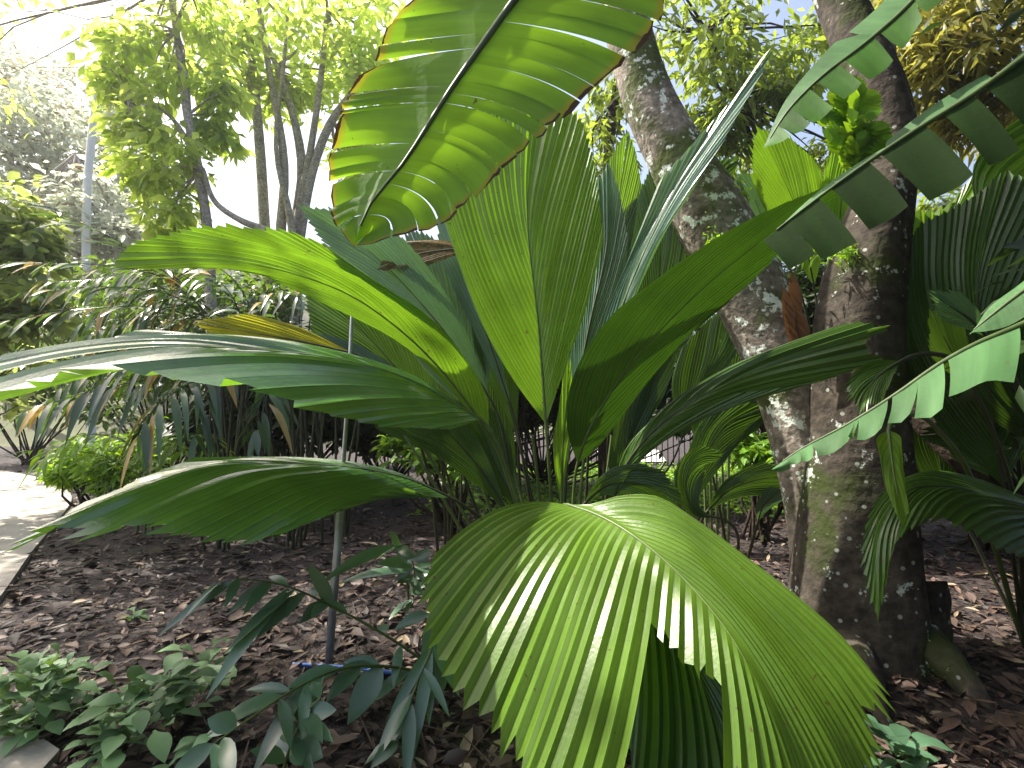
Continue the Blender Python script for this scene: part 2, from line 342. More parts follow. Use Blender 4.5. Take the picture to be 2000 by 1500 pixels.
# wooded hill far left
mb = MB()
hx = np.linspace(-60, 4, 40); hy = np.linspace(17, 60, 24); X, Y = np.meshgrid(hx, hy)
Z = 17*np.exp(-((X+32)/17)**2)*np.clip((Y-17)/26, 0, 1)**.8 - .05 + .4*np.sin(X*.8)*np.sin(Y*.5)*np.clip((Y-17)/5, 0, 1)
i = np.arange(23)[:, None]*40 + np.arange(39)[None]
mb.add(np.stack([X, Y, Z], -1).reshape(-1, 3), np.stack([i, i+1, i+41, i+40], -1).reshape(-1, 4))
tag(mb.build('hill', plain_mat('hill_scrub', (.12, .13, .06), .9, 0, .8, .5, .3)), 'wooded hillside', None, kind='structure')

# ------------------------------------------------------------------ leaf builders
def fan_half(mb, C, margin, edge, n, K, pleat, tooth, pw, tmax=None, wave=0.0, s0=.0, send=1.0):
    n2 = 2*n; tooth = tooth*1.45
    cd = resample(C, np.linspace(0, 1, 300))
    mg = curve(margin, K+1); js = np.linspace(0, 1, n2+1); js[1:-1] += rng.uniform(-.32, .32, n2-1)/n2; eg = resample(curve(edge, 400), js); amp = rng.uniform(.45, 1.5, n2+1)[:, None, None]
    t = np.linspace(0, 1, K+1)[:, None]
    Dm = mg - (mg[0] + t*(mg[-1]-mg[0])); Lm = np.linalg.norm(mg[-1]-mg[0]) + 1e-6
    G = np.zeros((n2+1, K+1, 3))
    for i in range(n2+1):
        w = i/n2; s = s0*(w > 0) + (send - s0)*w**pw if i else 0
        s = min(s, .999); k = int(s*299)
        Cp = cd[k]; E = eg[i]
        seg = resample(cd[k:], t[:, 0]) if k < 297 else np.repeat(cd[-1:], K+1, 0)
        Dc = seg - (seg[0] + t*(seg[-1]-seg[0]))
        ch = np.linalg.norm(E-Cp)
        D = Dm*(1-w)*min(1, ch/Lm) + Dc*w*min(1.0, ch/(np.linalg.norm(seg[-1]-seg[0])+1e-6))
        G[i] = Cp + t*(E-Cp) + D
        if i % 2 and ch > .02: G[i, -1] += unit(G[i, -1]-G[i, -2])*tooth*(.2+1.5*rng.random())*min(1, ch/.2)
        elif ch > .02: G[i, -1] += unit(G[i, -1]-G[i, -2])*tooth*(.5*rng.random()-.4)*min(1, ch/.2)
    di = np.gradient(G, axis=0); dt = np.gradient(G, axis=1); Nn = unit(np.cross(di, dt))
    sp = np.linalg.norm(np.cross(di, unit(dt)), axis=-1, keepdims=True)
    sg = np.where(np.arange(n2+1) % 2, 1., -1.)[:, None, None]
    sp = np.minimum(sp, .05)
    G = G + Nn*sg*sp*pleat*1.25*amp*np.clip(t*6, 0, 1)[None]
    if wave:
        G = G + Nn*(wave*np.sin(np.linspace(0, 7, n2+1)+rng.uniform(0, 6))[:, None, None]*(t**1.5)[None])
    va = rng.uniform(.3, .7)
    for i in range(n2):
        kk = K if tmax is None else max(1, int(round(K*tmax(i/n2))))
        st = G[i:i+2, :kk+1].copy()
        if kk < K:
            for q in (0, 1): st[q, -1] += unit(st[q, -1]-st[q, -2])*rng.uniform(-.02, .025)
        v = st.transpose(1, 0, 2).reshape(-1, 3); j = np.arange(kk)*2
        uv = np.stack(np.broadcast_arrays(np.array([i/2, (i+1)/2])[None], t[:kk+1]), -1).reshape(-1, 2)
        mb.add(v, np.stack([j, j+1, j+3, j+2], -1), uv, np.clip(va + rng.uniform(-.1, .1), 0, 1))

def fan_leaf(parent, mat, costa, halves, n=20, K=16, pleat=.3, tooth=.022, stem=None, stem_r=.011, pm='petiole', label=None, pw=1.9, wave=.012, send=.62):
    """pleated fan leaf: costa down the middle, two half blades (margin, toothed edge), petiole as its sub-part"""
    C = curve(PP(costa), 120); mb = MB()
    for h in halves:
        mg = np.vstack([C[:1], PP(h['m'])]); eg = np.vstack([PP(h['m'])[-1:], PP(h['e']), C[-1:]])
        fan_half(mb, C, mg, eg, h.get('n', n), K, h.get('pleat', pleat), h.get('tooth', tooth), h.get('pw', pw), h.get('tmax'), h.get('wave', wave), send=h.get('send', send))
    lf = mb.build('leaf', M[mat], parent)
    if label: lf['label'] = label
    mb = MB(); q = C[:86:6]
    pts = q; rad = np.linspace(stem_r*.75, .002, len(q))
    if stem is not None:
        s = PP(stem) if len(stem[0]) == 3 else np.array(stem)
        s[0, 2] = max(s[0, 2], -.03)
        pts = np.vstack([s, q]); rad = np.concatenate([np.linspace(stem_r*1.25, stem_r*.9, len(s)), rad])
    tube(mb, pts, rad, 7, n=len(pts)*3)
    mb.build('petiole', M[pm], lf)
    return lf

def torn_leaf(parent, mats, rib, left, right, lb, rb, rib_r=(.016, .003), skip=(), lmat=None, K=12, bowl=(0, 0, 0), bowr=(0, 0, 0), gap=.18, label=None, jit=.03, fold=.02, stem=None):
    """banana type leaf torn into strips; lb/rb: tear positions 0..1 from the stalk end to the tip"""
    C = curve(PP(rib), 200); mb = MB(); Nrm = None
    for edge, br, bow, mi in ((left, lb, bowl, 1 if lmat else 0), (right, rb, bowr, 0)):
        if edge is None: continue
        E = curve(PP(edge), 200); br = np.asarray(br, float); bow = np.asarray(bow, float)
        for q_, (a, b) in enumerate(zip(br[:-1], br[1:])):
            if edge is right and q_ in skip: continue
            m_ = max(3, int((b-a)*44)); u = np.linspace(0, 1, m_); t = np.linspace(0, 1, K+1)
            g = gap*(b-a)*rng.uniform(.0, 1.0, 2); start = rng.uniform(.15, .6, 2)
            lo = a + g[0]*np.clip((t-start[0])/(1-start[0]), 0, 1); hi = b - g[1]*np.clip((t-start[1])/(1-start[1]), 0, 1)
            s = lo[None] + (hi-lo)[None]*u[:, None]
            cs = np.stack([np.interp(s, np.linspace(0, 1, 200), C[:, k]) for k in range(3)], -1)
            es = np.stack([np.interp(s, np.linspace(0, 1, 200), E[:, k]) for k in range(3)], -1)
            tt = t[None, :, None]
            ln = rng.normal(0, jit) + .012*np.sin(u*9+rng.uniform(0, 6))
            d = es-cs
            V = cs + d*tt*(1 + (ln if np.ndim(ln) == 0 else np.asarray(ln)[:, None, None])*tt) + bow*(4*tt*(1-tt))
            nn = unit(np.cross(C[min(199, int(b*199))]-C[int(a*199)], d.mean((0, 1))))
            V = V + nn*(rng.normal(0, fold)*tt**1.5 + fold*.9*((u-.5)**2)[:, None, None]*4*tt)
            f = (np.arange(m_-1)[:, None]*(K+1) + np.arange(K)[None]); f = np.stack([f, f+1, f+K+2, f+K+1], -1).reshape(-1, 4)
            uv = np.stack([np.broadcast_to(s, V.shape[:2]), np.broadcast_to(t[None], V.shape[:2])], -1).reshape(-1, 2)
            mb.add(V.reshape(-1, 3), f, uv, rng.uniform(.2, .8), mi)
    lf = mb.build('leaf', [M[mats]] + ([M[lmat]] if lmat else []), parent)
    if label: lf['label'] = label
    mb = MB(); q = C[::10]; r = np.linspace(rib_r[0], rib_r[1], len(q))
    if stem is not None: s = np.array(stem, float); q = np.vstack([s, q]); r = np.concatenate([np.linspace(.045, rib_r[0]*1.1, len(s)), r])
    tube(mb, q, r, 8, n=len(q)*3); mb.build('midrib', M['midrib'], lf)
    return lf
# ------------------------------------------------------------------ main palm
B0 = P(1085, 1235, 3.1); B0[2] = 0
palm = thing('fan_palm', 'large central palm with broad pleated green leaves rising from the mulch', 'palm', B0)
def st(px, Y=3.1): return (px, 790+1400/Y, Y)          # where a petiole leaves the ground
# upright centre leaf, back lit
fan_leaf(palm, 'palm', [(1066, 828, 2.92), (1052, 640, 2.97), (1030, 420, 3.05), (1050, 195, 3.2)],
    [dict(m=[(1005, 745, 2.9), (945, 640, 2.9), (890, 500, 2.93), (850, 375, 3.0)], e=[(850, 300, 3.05), (900, 225, 3.1), (970, 190, 3.15)]),
     dict(m=[(1100, 730, 2.9), (1140, 620, 2.88), (1178, 470, 2.92)], e=[(1168, 380, 2.97), (1150, 285, 3.05), (1115, 215, 3.12)])],
    n=22, stem=[st(1088), (1078, 1000, 3.0)], label='upright back lit leaf at the middle of the palm', pleat=.32, tooth=.02)
# long leaf arching out to the left
fan_leaf(palm, 'palm', [(956, 850, 2.95), (900, 770, 2.88), (850, 710, 2.82), (767, 633, 2.74), (680, 575, 2.67), (600, 543, 2.62), (500, 518, 2.58), (400, 510, 2.55), (300, 513, 2.55), (228, 518, 2.56)],
    [dict(m=[(905, 790, 2.95), (860, 737, 2.92), (783, 669, 2.86), (690, 618, 2.8), (575, 568, 2.7)], e=[(500, 532, 2.64), (400, 522, 2.6), (290, 524, 2.58)], tooth=.012),
     dict(m=[(948, 770, 2.9), (905, 700, 2.84), (850, 640, 2.76), (760, 585, 2.66), (655, 512, 2.55)], e=[(640, 484, 2.5), (590, 462, 2.46), (510, 448, 2.42), (428, 444, 2.42), (330, 460, 2.45), (255, 482, 2.5)])],
    n=20, stem=[st(1050), (1000, 960, 3.0)], label='long leaf arching out to the left')
# striped leaf reaching to the left edge
fan_leaf(palm, 'palm_gloss', [(938, 818, 2.85), (800, 742, 2.75), (650, 700, 2.62), (500, 683, 2.55), (300, 678, 2.45), (100, 705, 2.35), (-110, 760, 2.25)],
    [dict(m=[(925, 823, 2.76), (880, 834, 2.55)], e=[(750, 827, 2.25), (600, 791, 1.97), (490, 753, 1.87), (370, 747, 1.85), (250, 724, 1.9), (100, 745, 1.95), (-40, 780, 2.05)], pleat=.27, tooth=.045, pw=1.9, n=19),
     dict(m=[(800, 730, 2.85), (650, 690, 2.82), (500, 671, 2.8), (362, 654, 2.75)], e=[(250, 648, 2.65), (195, 668, 2.58), (100, 678, 2.5), (0, 700, 2.4)], n=12, tooth=.03)],
    n=18, stem=[st(1060, 3.05), (1005, 960, 2.95)], label='glossy striped leaf reaching out level to the left', pleat=.17, tooth=.03)
# glossy low left leaf
fan_leaf(palm, 'palm_gloss', [(880, 972, 2.85), (800, 937, 2.8), (700, 915, 2.75), (540, 906, 2.68), (380, 915, 2.55), (200, 985, 2.3), (32, 1068, 2.15)],
    [dict(m=[(840, 968, 2.74), (786, 950, 2.62)], e=[(720, 975, 2.4), (660, 996, 2.2), (595, 1018, 2.05), (520, 1046, 1.93), (440, 1052, 1.9), (360, 1038, 1.93), (300, 1022, 2.0), (234, 1036, 2.0), (195, 1045, 2.02), (152, 1030, 2.08), (120, 1020, 2.12)], pleat=.27, tooth=.04, pw=1.8, n=30),
     dict(m=[(800, 931, 2.9), (700, 906, 2.95), (520, 895, 2.95), (380, 897, 2.85)], e=[(300, 922, 2.7), (200, 970, 2.45), (110, 1020, 2.25)], n=12)],
    n=20, pleat=.17, stem=[st(1075, 3.0), (985, 1062, 2.95), (930, 1005, 2.9)], pm='petiole_dark', label='glossy low leaf drooping towards the path', tooth=.025)
# big front leaf with a torn notch
def notch(w):
    return 1.0 if w < .655 else (.40 - .5*abs(w-.75) if w < .82 else 1.0)
fan_leaf(palm, 'palm', [(1105, 985, 2.5), (1160, 1003, 2.34), (1235, 1045, 2.14), (1340, 1135, 1.93), (1440, 1262, 1.74), (1520, 1430, 1.6), (1570, 1620, 1.5)],
    [dict(m=[(1060, 980, 2.5), (985, 990, 2.42), (905, 1035, 2.3), (848, 1085, 2.2)], e=[(838, 1160, 2.08), (846, 1230, 1.98), (872, 1292, 1.9), (920, 1368, 1.8), (965, 1388, 1.78), (985, 1430, 1.73), (1012, 1450, 1.7), (1020, 1530, 1.6), (1060, 1640, 1.5), (1200, 1700, 1.42), (1320, 1715, 1.4), (1440, 1720, 1.4)], n=30, tmax=notch, pw=1.7, pleat=.2, tooth=.03, send=.8),
     dict(m=[(1150, 985, 2.44), (1210, 968, 2.38), (1280, 968, 2.3), (1360, 1015, 2.2), (1460, 1090, 2.08), (1560, 1168, 1.98), (1640, 1240, 1.9), (1700, 1310, 1.84)], e=[(1712, 1360, 1.8), (1695, 1400, 1.76), (1712, 1440, 1.72), (1692, 1500, 1.67), (1680, 1600, 1.58), (1640, 1680, 1.52)], n=22, pw=1.6, pleat=.2, tooth=.045)],
    n=20, K=22, stem=[st(1098, 3.1), (1110, 1080, 2.85), (1095, 1000, 2.6)], label='broad front leaf with a torn notch drooping to the ground', wave=.015)
# darker leaf hanging under the front leaf
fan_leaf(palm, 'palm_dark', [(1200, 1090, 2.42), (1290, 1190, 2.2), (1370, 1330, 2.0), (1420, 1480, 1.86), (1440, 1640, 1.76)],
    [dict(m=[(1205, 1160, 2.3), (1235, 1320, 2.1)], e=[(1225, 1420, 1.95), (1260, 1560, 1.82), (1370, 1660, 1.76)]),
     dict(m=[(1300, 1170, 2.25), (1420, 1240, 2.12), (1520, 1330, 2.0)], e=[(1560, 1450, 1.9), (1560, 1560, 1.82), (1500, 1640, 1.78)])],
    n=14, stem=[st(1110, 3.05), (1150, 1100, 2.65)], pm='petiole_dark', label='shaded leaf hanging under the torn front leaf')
# right arching leaf
fan_leaf(palm, 'palm_under_shade', [(1128, 905, 2.95), (1142, 860, 2.9), (1200, 755, 2.82), (1290, 645, 2.72), (1400, 540, 2.62), (1500, 462, 2.54), (1600, 390, 2.46), (1712, 305, 2.38)],
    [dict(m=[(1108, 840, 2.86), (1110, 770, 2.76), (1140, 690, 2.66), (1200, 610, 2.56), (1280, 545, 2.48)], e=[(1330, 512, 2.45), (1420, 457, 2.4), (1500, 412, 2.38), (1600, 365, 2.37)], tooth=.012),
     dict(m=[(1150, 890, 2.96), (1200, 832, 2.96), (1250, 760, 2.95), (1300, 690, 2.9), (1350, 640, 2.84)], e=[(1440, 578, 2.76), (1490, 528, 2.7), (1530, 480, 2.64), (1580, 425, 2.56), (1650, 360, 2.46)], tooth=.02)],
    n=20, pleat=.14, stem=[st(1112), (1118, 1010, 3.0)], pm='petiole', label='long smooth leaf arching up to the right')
# low right leaf
fan_leaf(palm, 'palm_mid', [(1195, 985, 3.0), (1225, 905, 2.95), (1290, 830, 2.88), (1390, 765, 2.78), (1500, 715, 2.68), (1620, 675, 2.58), (1735, 640, 2.5)],
    [dict(m=[(1220, 880, 2.98), (1290, 805, 2.94), (1400, 737, 2.86), (1500, 690, 2.78)], e=[(1600, 652, 2.68), (1690, 632, 2.58)], tooth=.01, n=10),
     dict(m=[(1240, 905, 2.9), (1300, 850, 2.8), (1380, 800, 2.7), (1440, 770, 2.64)], e=[(1500, 762, 2.6), (1600, 742, 2.53), (1680, 716, 2.48), (1720, 705, 2.46), (1692, 690, 2.48), (1690, 655, 2.49)], tooth=.015, n=16)],
    n=16, stem=[st(1135, 3.15), (1175, 1060, 3.05)], pm='petiole_dark', label='low leaf spreading in front of the right trunk')
# narrow glaucous leaf rising to the upper right, seen along its fold
fan_leaf(palm, 'palm_teal', [(1160, 760, 3.2), (1200, 640, 3.18), (1255, 500, 3.12), (1320, 370, 3.05), (1410, 235, 2.98), (1508, 95, 2.9)],
    [dict(m=[(1175, 640, 3.25), (1230, 500, 3.22), (1285, 360, 3.15)], e=[(1390, 238, 3.05), (1460, 160, 2.98)], n=9, tooth=.012),
     dict(m=[(1185, 720, 3.12), (1225, 610, 3.06), (1275, 485, 3.0), (1330, 400, 2.97)], e=[(1395, 308, 2.93), (1445, 220, 2.91)], n=9, tooth=.015)],
    n=9, pleat=.25, stem=[st(1120, 3.2), (1140, 900, 3.2)], label='narrow blue green leaf rising to the upper right')
# bright narrow young leaf standing by the petioles
fan_leaf(palm, 'palm', [(1096, 985, 2.9), (1098, 900, 2.9), (1106, 790, 2.92), (1112, 700, 2.95)],
    [dict(m=[(1086, 930, 2.88), (1082, 860, 2.87)], e=[(1092, 780, 2.9)]), dict(m=[(1104, 930, 2.9), (1116, 850, 2.92)], e=[(1120, 770, 2.94)])], n=4, stem=[st(1095)], pleat=.2, tooth=.005)
# ---- leaves behind the centre leaf
def quick(parent, mat, costa, lw, rw, Y0, Y1, n=16, stem=None, tooth=.02, pleat=.28, label=None, pm='petiole_dark', dy=(.05, -.05)):
    """leaf from its costa and half widths in photo pixels at that depth, margin straight to 55 % then toothed"""
    c = np.array([(x, y, 0) for x, y in costa], float); q = curve(c, 41)[:, :2]; T = unit(np.gradient(q, axis=0)); Nn = np.stack([-T[:, 1], T[:, 0]], -1)
    Ys = np.linspace(Y0, Y1, 41)
    hv = []
    for wd, sgn, d in ((lw, 1, dy[0]), (rw, -1, dy[1])):
        def at(s, f): k = int(s*40); return (*(q[k] + sgn*Nn[k]*wd*f), Ys[k]+d*f)
        hv.append(dict(m=[at(.15, .32), at(.35, .75), at(.55, 1.0)], e=[at(.68, .95), at(.82, .68), at(.93, .34)]))
    k = np.linspace(0, 40, 8).astype(int)
    return fan_leaf(parent, mat, [(q[j, 0], q[j, 1], Ys[j]) for j in k], hv, n=n, stem=stem, tooth=tooth, pleat=pleat, label=label, pm=pm)
quick(palm, 'palm_teal', [(1120, 800), (1150, 640), (1185, 480), (1190, 320)], 42, 62, 3.3, 3.5, 16, [st(1100, 3.3), (1105, 950, 3.3)], dy=(0, .12))
quick(palm, 'palm_teal', [(958, 780), (900, 690), (820, 590), (720, 490), (586, 405)], 62, 58, 3.15, 3.2, 16, [st(1040, 3.2), (1000, 940, 3.15)], label='blue green leaf rising to the left behind the long leaf', dy=(-.15, .15))
quick(palm, 'palm_teal', [(950, 830), (905, 720), (865, 600), (800, 450)], 88, 96, 3.3, 3.5, 20, [st(1045, 3.3), (1005, 980, 3.25)], label='greyish leaf behind the dried tip')
quick(palm, 'palm_teal', [(1000, 800), (950, 650), (890, 500), (850, 400)], 22, 30, 3.25, 3.4, 8, [st(1060, 3.25), (1030, 950, 3.25)], dy=(-.1, .1))
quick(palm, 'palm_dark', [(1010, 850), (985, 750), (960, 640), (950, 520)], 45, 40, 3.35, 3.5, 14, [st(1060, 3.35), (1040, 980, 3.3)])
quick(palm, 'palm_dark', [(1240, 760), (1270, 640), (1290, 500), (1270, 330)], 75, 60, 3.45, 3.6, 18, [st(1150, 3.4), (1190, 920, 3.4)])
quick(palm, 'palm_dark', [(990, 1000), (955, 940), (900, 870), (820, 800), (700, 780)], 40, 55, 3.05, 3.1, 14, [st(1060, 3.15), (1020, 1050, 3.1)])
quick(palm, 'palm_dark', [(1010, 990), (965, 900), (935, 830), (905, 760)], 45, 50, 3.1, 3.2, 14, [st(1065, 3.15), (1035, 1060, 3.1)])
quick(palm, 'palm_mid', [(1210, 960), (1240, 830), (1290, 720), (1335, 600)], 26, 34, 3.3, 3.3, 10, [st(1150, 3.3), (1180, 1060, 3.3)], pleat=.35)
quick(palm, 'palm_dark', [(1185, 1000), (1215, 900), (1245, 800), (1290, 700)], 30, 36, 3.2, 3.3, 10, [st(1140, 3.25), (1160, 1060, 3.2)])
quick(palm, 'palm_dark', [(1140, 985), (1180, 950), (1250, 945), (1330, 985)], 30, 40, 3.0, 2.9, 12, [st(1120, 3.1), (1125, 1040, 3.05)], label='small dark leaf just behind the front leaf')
quick(palm, 'palm_dry', [(930, 488), (870, 488), (800, 500), (738, 522)], 28, 24, 3.25, 3.12, 9, tooth=.015, label='dried brown leaf tip')
quick(palm, 'palm_dark', [(1010, 1010), (965, 870), (930, 760), (935, 640)], 52, 50, 3.45, 3.55, 14, [st(1060, 3.4)])
# bare petioles and dead stalks round the base
for k, (x0, y0, x1, y1, Yk) in enumerate([(1130, 1140, 1215, 800, 3.4), (1140, 1140, 1240, 820, 3.5), (1150, 1150, 1195, 850, 3.6), (1010, 1130, 880, 860, 3.4), (1020, 1130, 905, 830, 3.5), (1000, 1130, 830, 880, 3.3),
        (1040, 1120, 1010, 830, 3.4), (1070, 1120, 1040, 850, 3.3), (1055, 1120, 990, 860, 3.2), (1120, 1140, 1150, 870, 3.3), (990, 1130, 790, 850, 3.5), (1160, 1140, 1300, 900, 3.6), (1135, 1150, 1180, 900, 3.2), (1030, 1130, 945, 880, 3.6)]):
    mb = MB(); b = P(x0, y0, Yk); b[2] = -.02; e = P(x1, y1, Yk); mid = (b+e)/2 + [rng.normal(0, .02), rng.normal(0, .03), .03]
    tube(mb, [b, mid, e], [.013, .011, .009], 7, n=9); mb.build('stalk', M['petiole' if k % 3 else 'petiole_dark'], palm)
# ------------------------------------------------------------------ other palms
b = P(870, 1100, 4.5); b[2] = 0
palm2 = thing('fan_palm', 'dark fan palm in the shade behind the steel stake', 'palm', b)
def st2(px, Y): return (px, 790+1400/Y, Y)
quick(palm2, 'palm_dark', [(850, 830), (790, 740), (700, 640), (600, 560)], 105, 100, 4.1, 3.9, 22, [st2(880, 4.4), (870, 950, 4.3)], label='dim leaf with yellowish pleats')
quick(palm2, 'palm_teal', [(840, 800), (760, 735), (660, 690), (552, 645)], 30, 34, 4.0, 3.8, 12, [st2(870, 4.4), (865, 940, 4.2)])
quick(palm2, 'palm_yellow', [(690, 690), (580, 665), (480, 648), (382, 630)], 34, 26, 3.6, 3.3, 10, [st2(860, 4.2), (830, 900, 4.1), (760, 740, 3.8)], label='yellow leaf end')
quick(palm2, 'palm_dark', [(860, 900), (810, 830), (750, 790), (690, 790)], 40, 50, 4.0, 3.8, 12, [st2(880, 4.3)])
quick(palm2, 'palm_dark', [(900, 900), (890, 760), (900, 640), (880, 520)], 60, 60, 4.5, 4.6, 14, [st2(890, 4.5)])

b = P(2010, 1250, 3.1); b[2] = 0
palm3 = thing('fan_palm', 'tall fan palm at the right edge, yellow green leaf above a dark one', 'palm', b)
fan_leaf(palm3, 'palm_lime', [(1990, 900, 3.0), (1960, 700, 3.0), (1930, 480, 3.0), (1900, 330, 3.05), (2080, 170, 3.05)],
    [dict(m=[(1880, 760, 3.1), (1790, 600, 3.2), (1772, 480, 3.2)], e=[(1770, 420, 3.2), (1840, 410, 3.18), (1900, 345, 3.15), (2000, 265, 3.1)], tooth=.015),
     dict(m=[(2060, 760, 2.95), (2140, 560, 2.9)], e=[(2160, 400, 2.95), (2140, 250, 3.0)])], n=22, stem=[st2(2010, 3.1)], label='yellow green upper leaf')
fan_leaf(palm3, 'palm_dark', [(1960, 950, 2.8), (1930, 760, 2.78), (1910, 560, 2.76), (1960, 340, 2.78)],
    [dict(m=[(1850, 850, 2.85), (1775, 730, 2.9), (1762, 600, 2.9)], e=[(1768, 510, 2.9), (1800, 440, 2.9), (1870, 405, 2.86), (1930, 365, 2.82)], tooth=.012),
     dict(m=[(2030, 820, 2.75), (2110, 640, 2.7)], e=[(2130, 480, 2.72), (2060, 370, 2.75)])], n=24, stem=[st2(2000, 2.95)], pm='petiole_dark', label='broad dark leaf in front of the yellow green one')
quick(palm3, 'palm_dark', [(1990, 930), (1900, 800), (1840, 700), (1800, 560)], 70, 80, 2.95, 3.0, 18, [st2(2005, 3.0)], label='dark leaf low beside the trunk')
fan_leaf(palm3, 'palm_mid', [(2080, 1010, 2.6), (1960, 975, 2.5), (1850, 950, 2.42), (1770, 960, 2.36), (1720, 1040, 2.3), (1712, 1200, 2.22)],
    [dict(m=[(2040, 1060, 2.5), (1990, 1090, 2.4)], e=[(1940, 1060, 2.35), (1880, 1020, 2.32), (1815, 1010, 2.3), (1765, 1040, 2.27), (1738, 1120, 2.24)], tooth=.03),
     dict(m=[(1950, 950, 2.58), (1830, 942, 2.5)], e=[(1740, 952, 2.44), (1700, 1000, 2.36), (1690, 1100, 2.28)], tooth=.02)], n=18, stem=[(2120, 1240, 3.1), (2120, 1060, 2.8)], pm='petiole_dark', label='leaf bending down in front of the trunk')
quick(palm3, 'palm_teal', [(1930, 660), (1890, 620), (1850, 595), (1820, 573)], 32, 28, 2.3, 2.2, 10, [st2(2010, 3.0), (1990, 760, 2.4)], pleat=.4, dy=(.03, .03))
quick(palm3, 'palm_dark', [(1900, 760), (1860, 690), (1835, 640), (1825, 610)], 42, 34, 2.5, 2.45, 9, [st2(2005, 3.0), (1960, 900, 2.6)])
quick(palm3, 'palm_mid', [(1760, 705), (1720, 730), (1690, 770), (1680, 800)], 40, 34, 2.3, 2.2, 10, [st2(2000, 3.0), (1960, 800, 2.7)], tooth=.025)
fan_leaf(palm3, 'palm_lime', [(1735, 840, 2.2), (1742, 900, 2.18), (1752, 960, 2.16), (1766, 1028, 2.14)],
    [dict(m=[(1712, 855, 2.2), (1716, 890, 2.19)], e=[(1735, 960, 2.17), (1756, 1015, 2.15)], tooth=.004), dict(m=[(1756, 850, 2.18), (1762, 880, 2.17)], e=[(1766, 930, 2.16), (1770, 1000, 2.15)], tooth=.02)],
    n=6, pleat=.06, stem=[st2(2000, 3.0), (1850, 860, 2.5), (1780, 810, 2.3)], label='yellowed hanging leaf strip')

b = P(1450, 1110, 4.2); b[2] = 0
palm4 = thing('fan_palm', 'low dark young fan palm behind the front leaf, two drooping leaves', 'palm', b)
quick(palm4, 'palm_dark', [(1395, 1010), (1360, 1000), (1340, 940), (1370, 890), (1410, 890)], 30, 26, 3.6, 3.7, 12, [st2(1440, 4.1)], label='leaf curling over with a pale sheen', pm='petiole_dark')
quick(palm4, 'palm_dark', [(1380, 1000), (1420, 960), (1490, 935), (1560, 930)], 28, 30, 3.7, 3.6, 12, [st2(1440, 4.1)])
quick(palm4, 'palm_dark', [(1385, 900), (1375, 840), (1400, 790), (1440, 760)], 26, 30, 4.0, 4.1, 12, [st2(1430, 4.2)])
quick(palm4, 'palm_teal', [(1480, 1020), (1490, 990), (1510, 970), (1530, 955)], 18, 20, 3.7, 3.6, 8, [st2(1450, 4.1)])
for dx in (-18, -8, 2, 12, 22):
    mb = MB(); b = P(1400+dx, 1120, 4.2); b[2] = 0; tube(mb, [b, P(1395+dx*1.3, 820, 4.3)], [.012, .008], 6, n=4); mb.build('stalk', M['petiole'], palm4)

b = P(1560, 1060, 5.2); b[2] = 0
palm5 = thing('fan_palm', 'light green fan palm between the two trunks', 'palm', b)
quick(palm5, 'palm_lime', [(1590, 560), (1560, 420), (1520, 330), (1480, 250)], 75, 60, 4.6, 4.4, 18, [st2(1570, 5.2)], label='bright leaf in the gap between the trunks', tooth=.04)
quick(palm5, 'palm_mid', [(1500, 500), (1430, 420), (1400, 350), (1440, 310)], 45, 45, 4.6, 4.5, 12, [st2(1560, 5.2)])
quick(palm5, 'palm_teal', [(1540, 520), (1490, 430), (1470, 380), (1440, 340)], 40, 40, 4.7, 4.6, 12, [st2(1565, 5.2)])
quick(palm5, 'palm_lime', [(1640, 560), (1640, 430), (1660, 320), (1700, 250)], 35, 45, 4.5, 4.3, 12, [st2(1575, 5.2)], tooth=.05)

b = P(1195, 1020, 6.0); b[2] = 0
palm6 = thing('fan_palm', 'yellow green fan palm behind the leaning trunk', 'palm', b)
quick(palm6, 'palm_lime', [(1205, 560), (1205, 440), (1215, 340), (1225, 260)], 42, 40, 5.6, 5.5, 14, [st2(1195, 6)])
quick(palm6, 'palm_mid', [(1210, 560), (1240, 450), (1280, 400), (1300, 350)], 50, 40, 5.5, 5.4, 14, [st2(1195, 6)])
quick(palm6, 'palm_dark', [(1200, 800), (1240, 700), (1300, 620), (1340, 560)], 70, 60, 5.4, 5.2, 14, [st2(1195, 6)])
quick(palm6, 'palm_dark', [(1200, 820), (1130, 700), (1090, 600), (1070, 480)], 80, 70, 5.4, 5.4, 14, [st2(1195, 6)])

quick(palm4, 'palm_dark', [(1340, 1010), (1370, 910), (1420, 830), (1500, 795)], 40, 40, 3.9, 3.9, 12, [st2(1440, 4.1)])
quick(palm6, 'palm_dark', [(1330, 860), (1360, 760), (1400, 690), (1420, 600)], 75, 65, 5.0, 5.0, 14, [st2(1195, 6)])
quick(palm6, 'palm_dark', [(1400, 900), (1450, 800), (1490, 720), (1500, 620)], 65, 65, 4.8, 4.8, 14, [st2(1200, 6)])
quick(palm3, 'palm_dark', [(1880, 1010), (1840, 920), (1840, 820), (1890, 730)], 62, 60, 3.3, 3.4, 14, [st2(1990, 3.2)])
quick(palm3, 'palm_dark', [(2010, 1000), (1960, 900), (1890, 850), (1800, 850)], 50, 55, 3.0, 2.9, 14, [st2(2010, 3.1)])
quick(palm3, 'palm_dark', [(2060, 900), (2000, 800), (1960, 700), (1980, 560)], 80, 80, 2.6, 2.6, 16, [st2(2010, 3.0)])
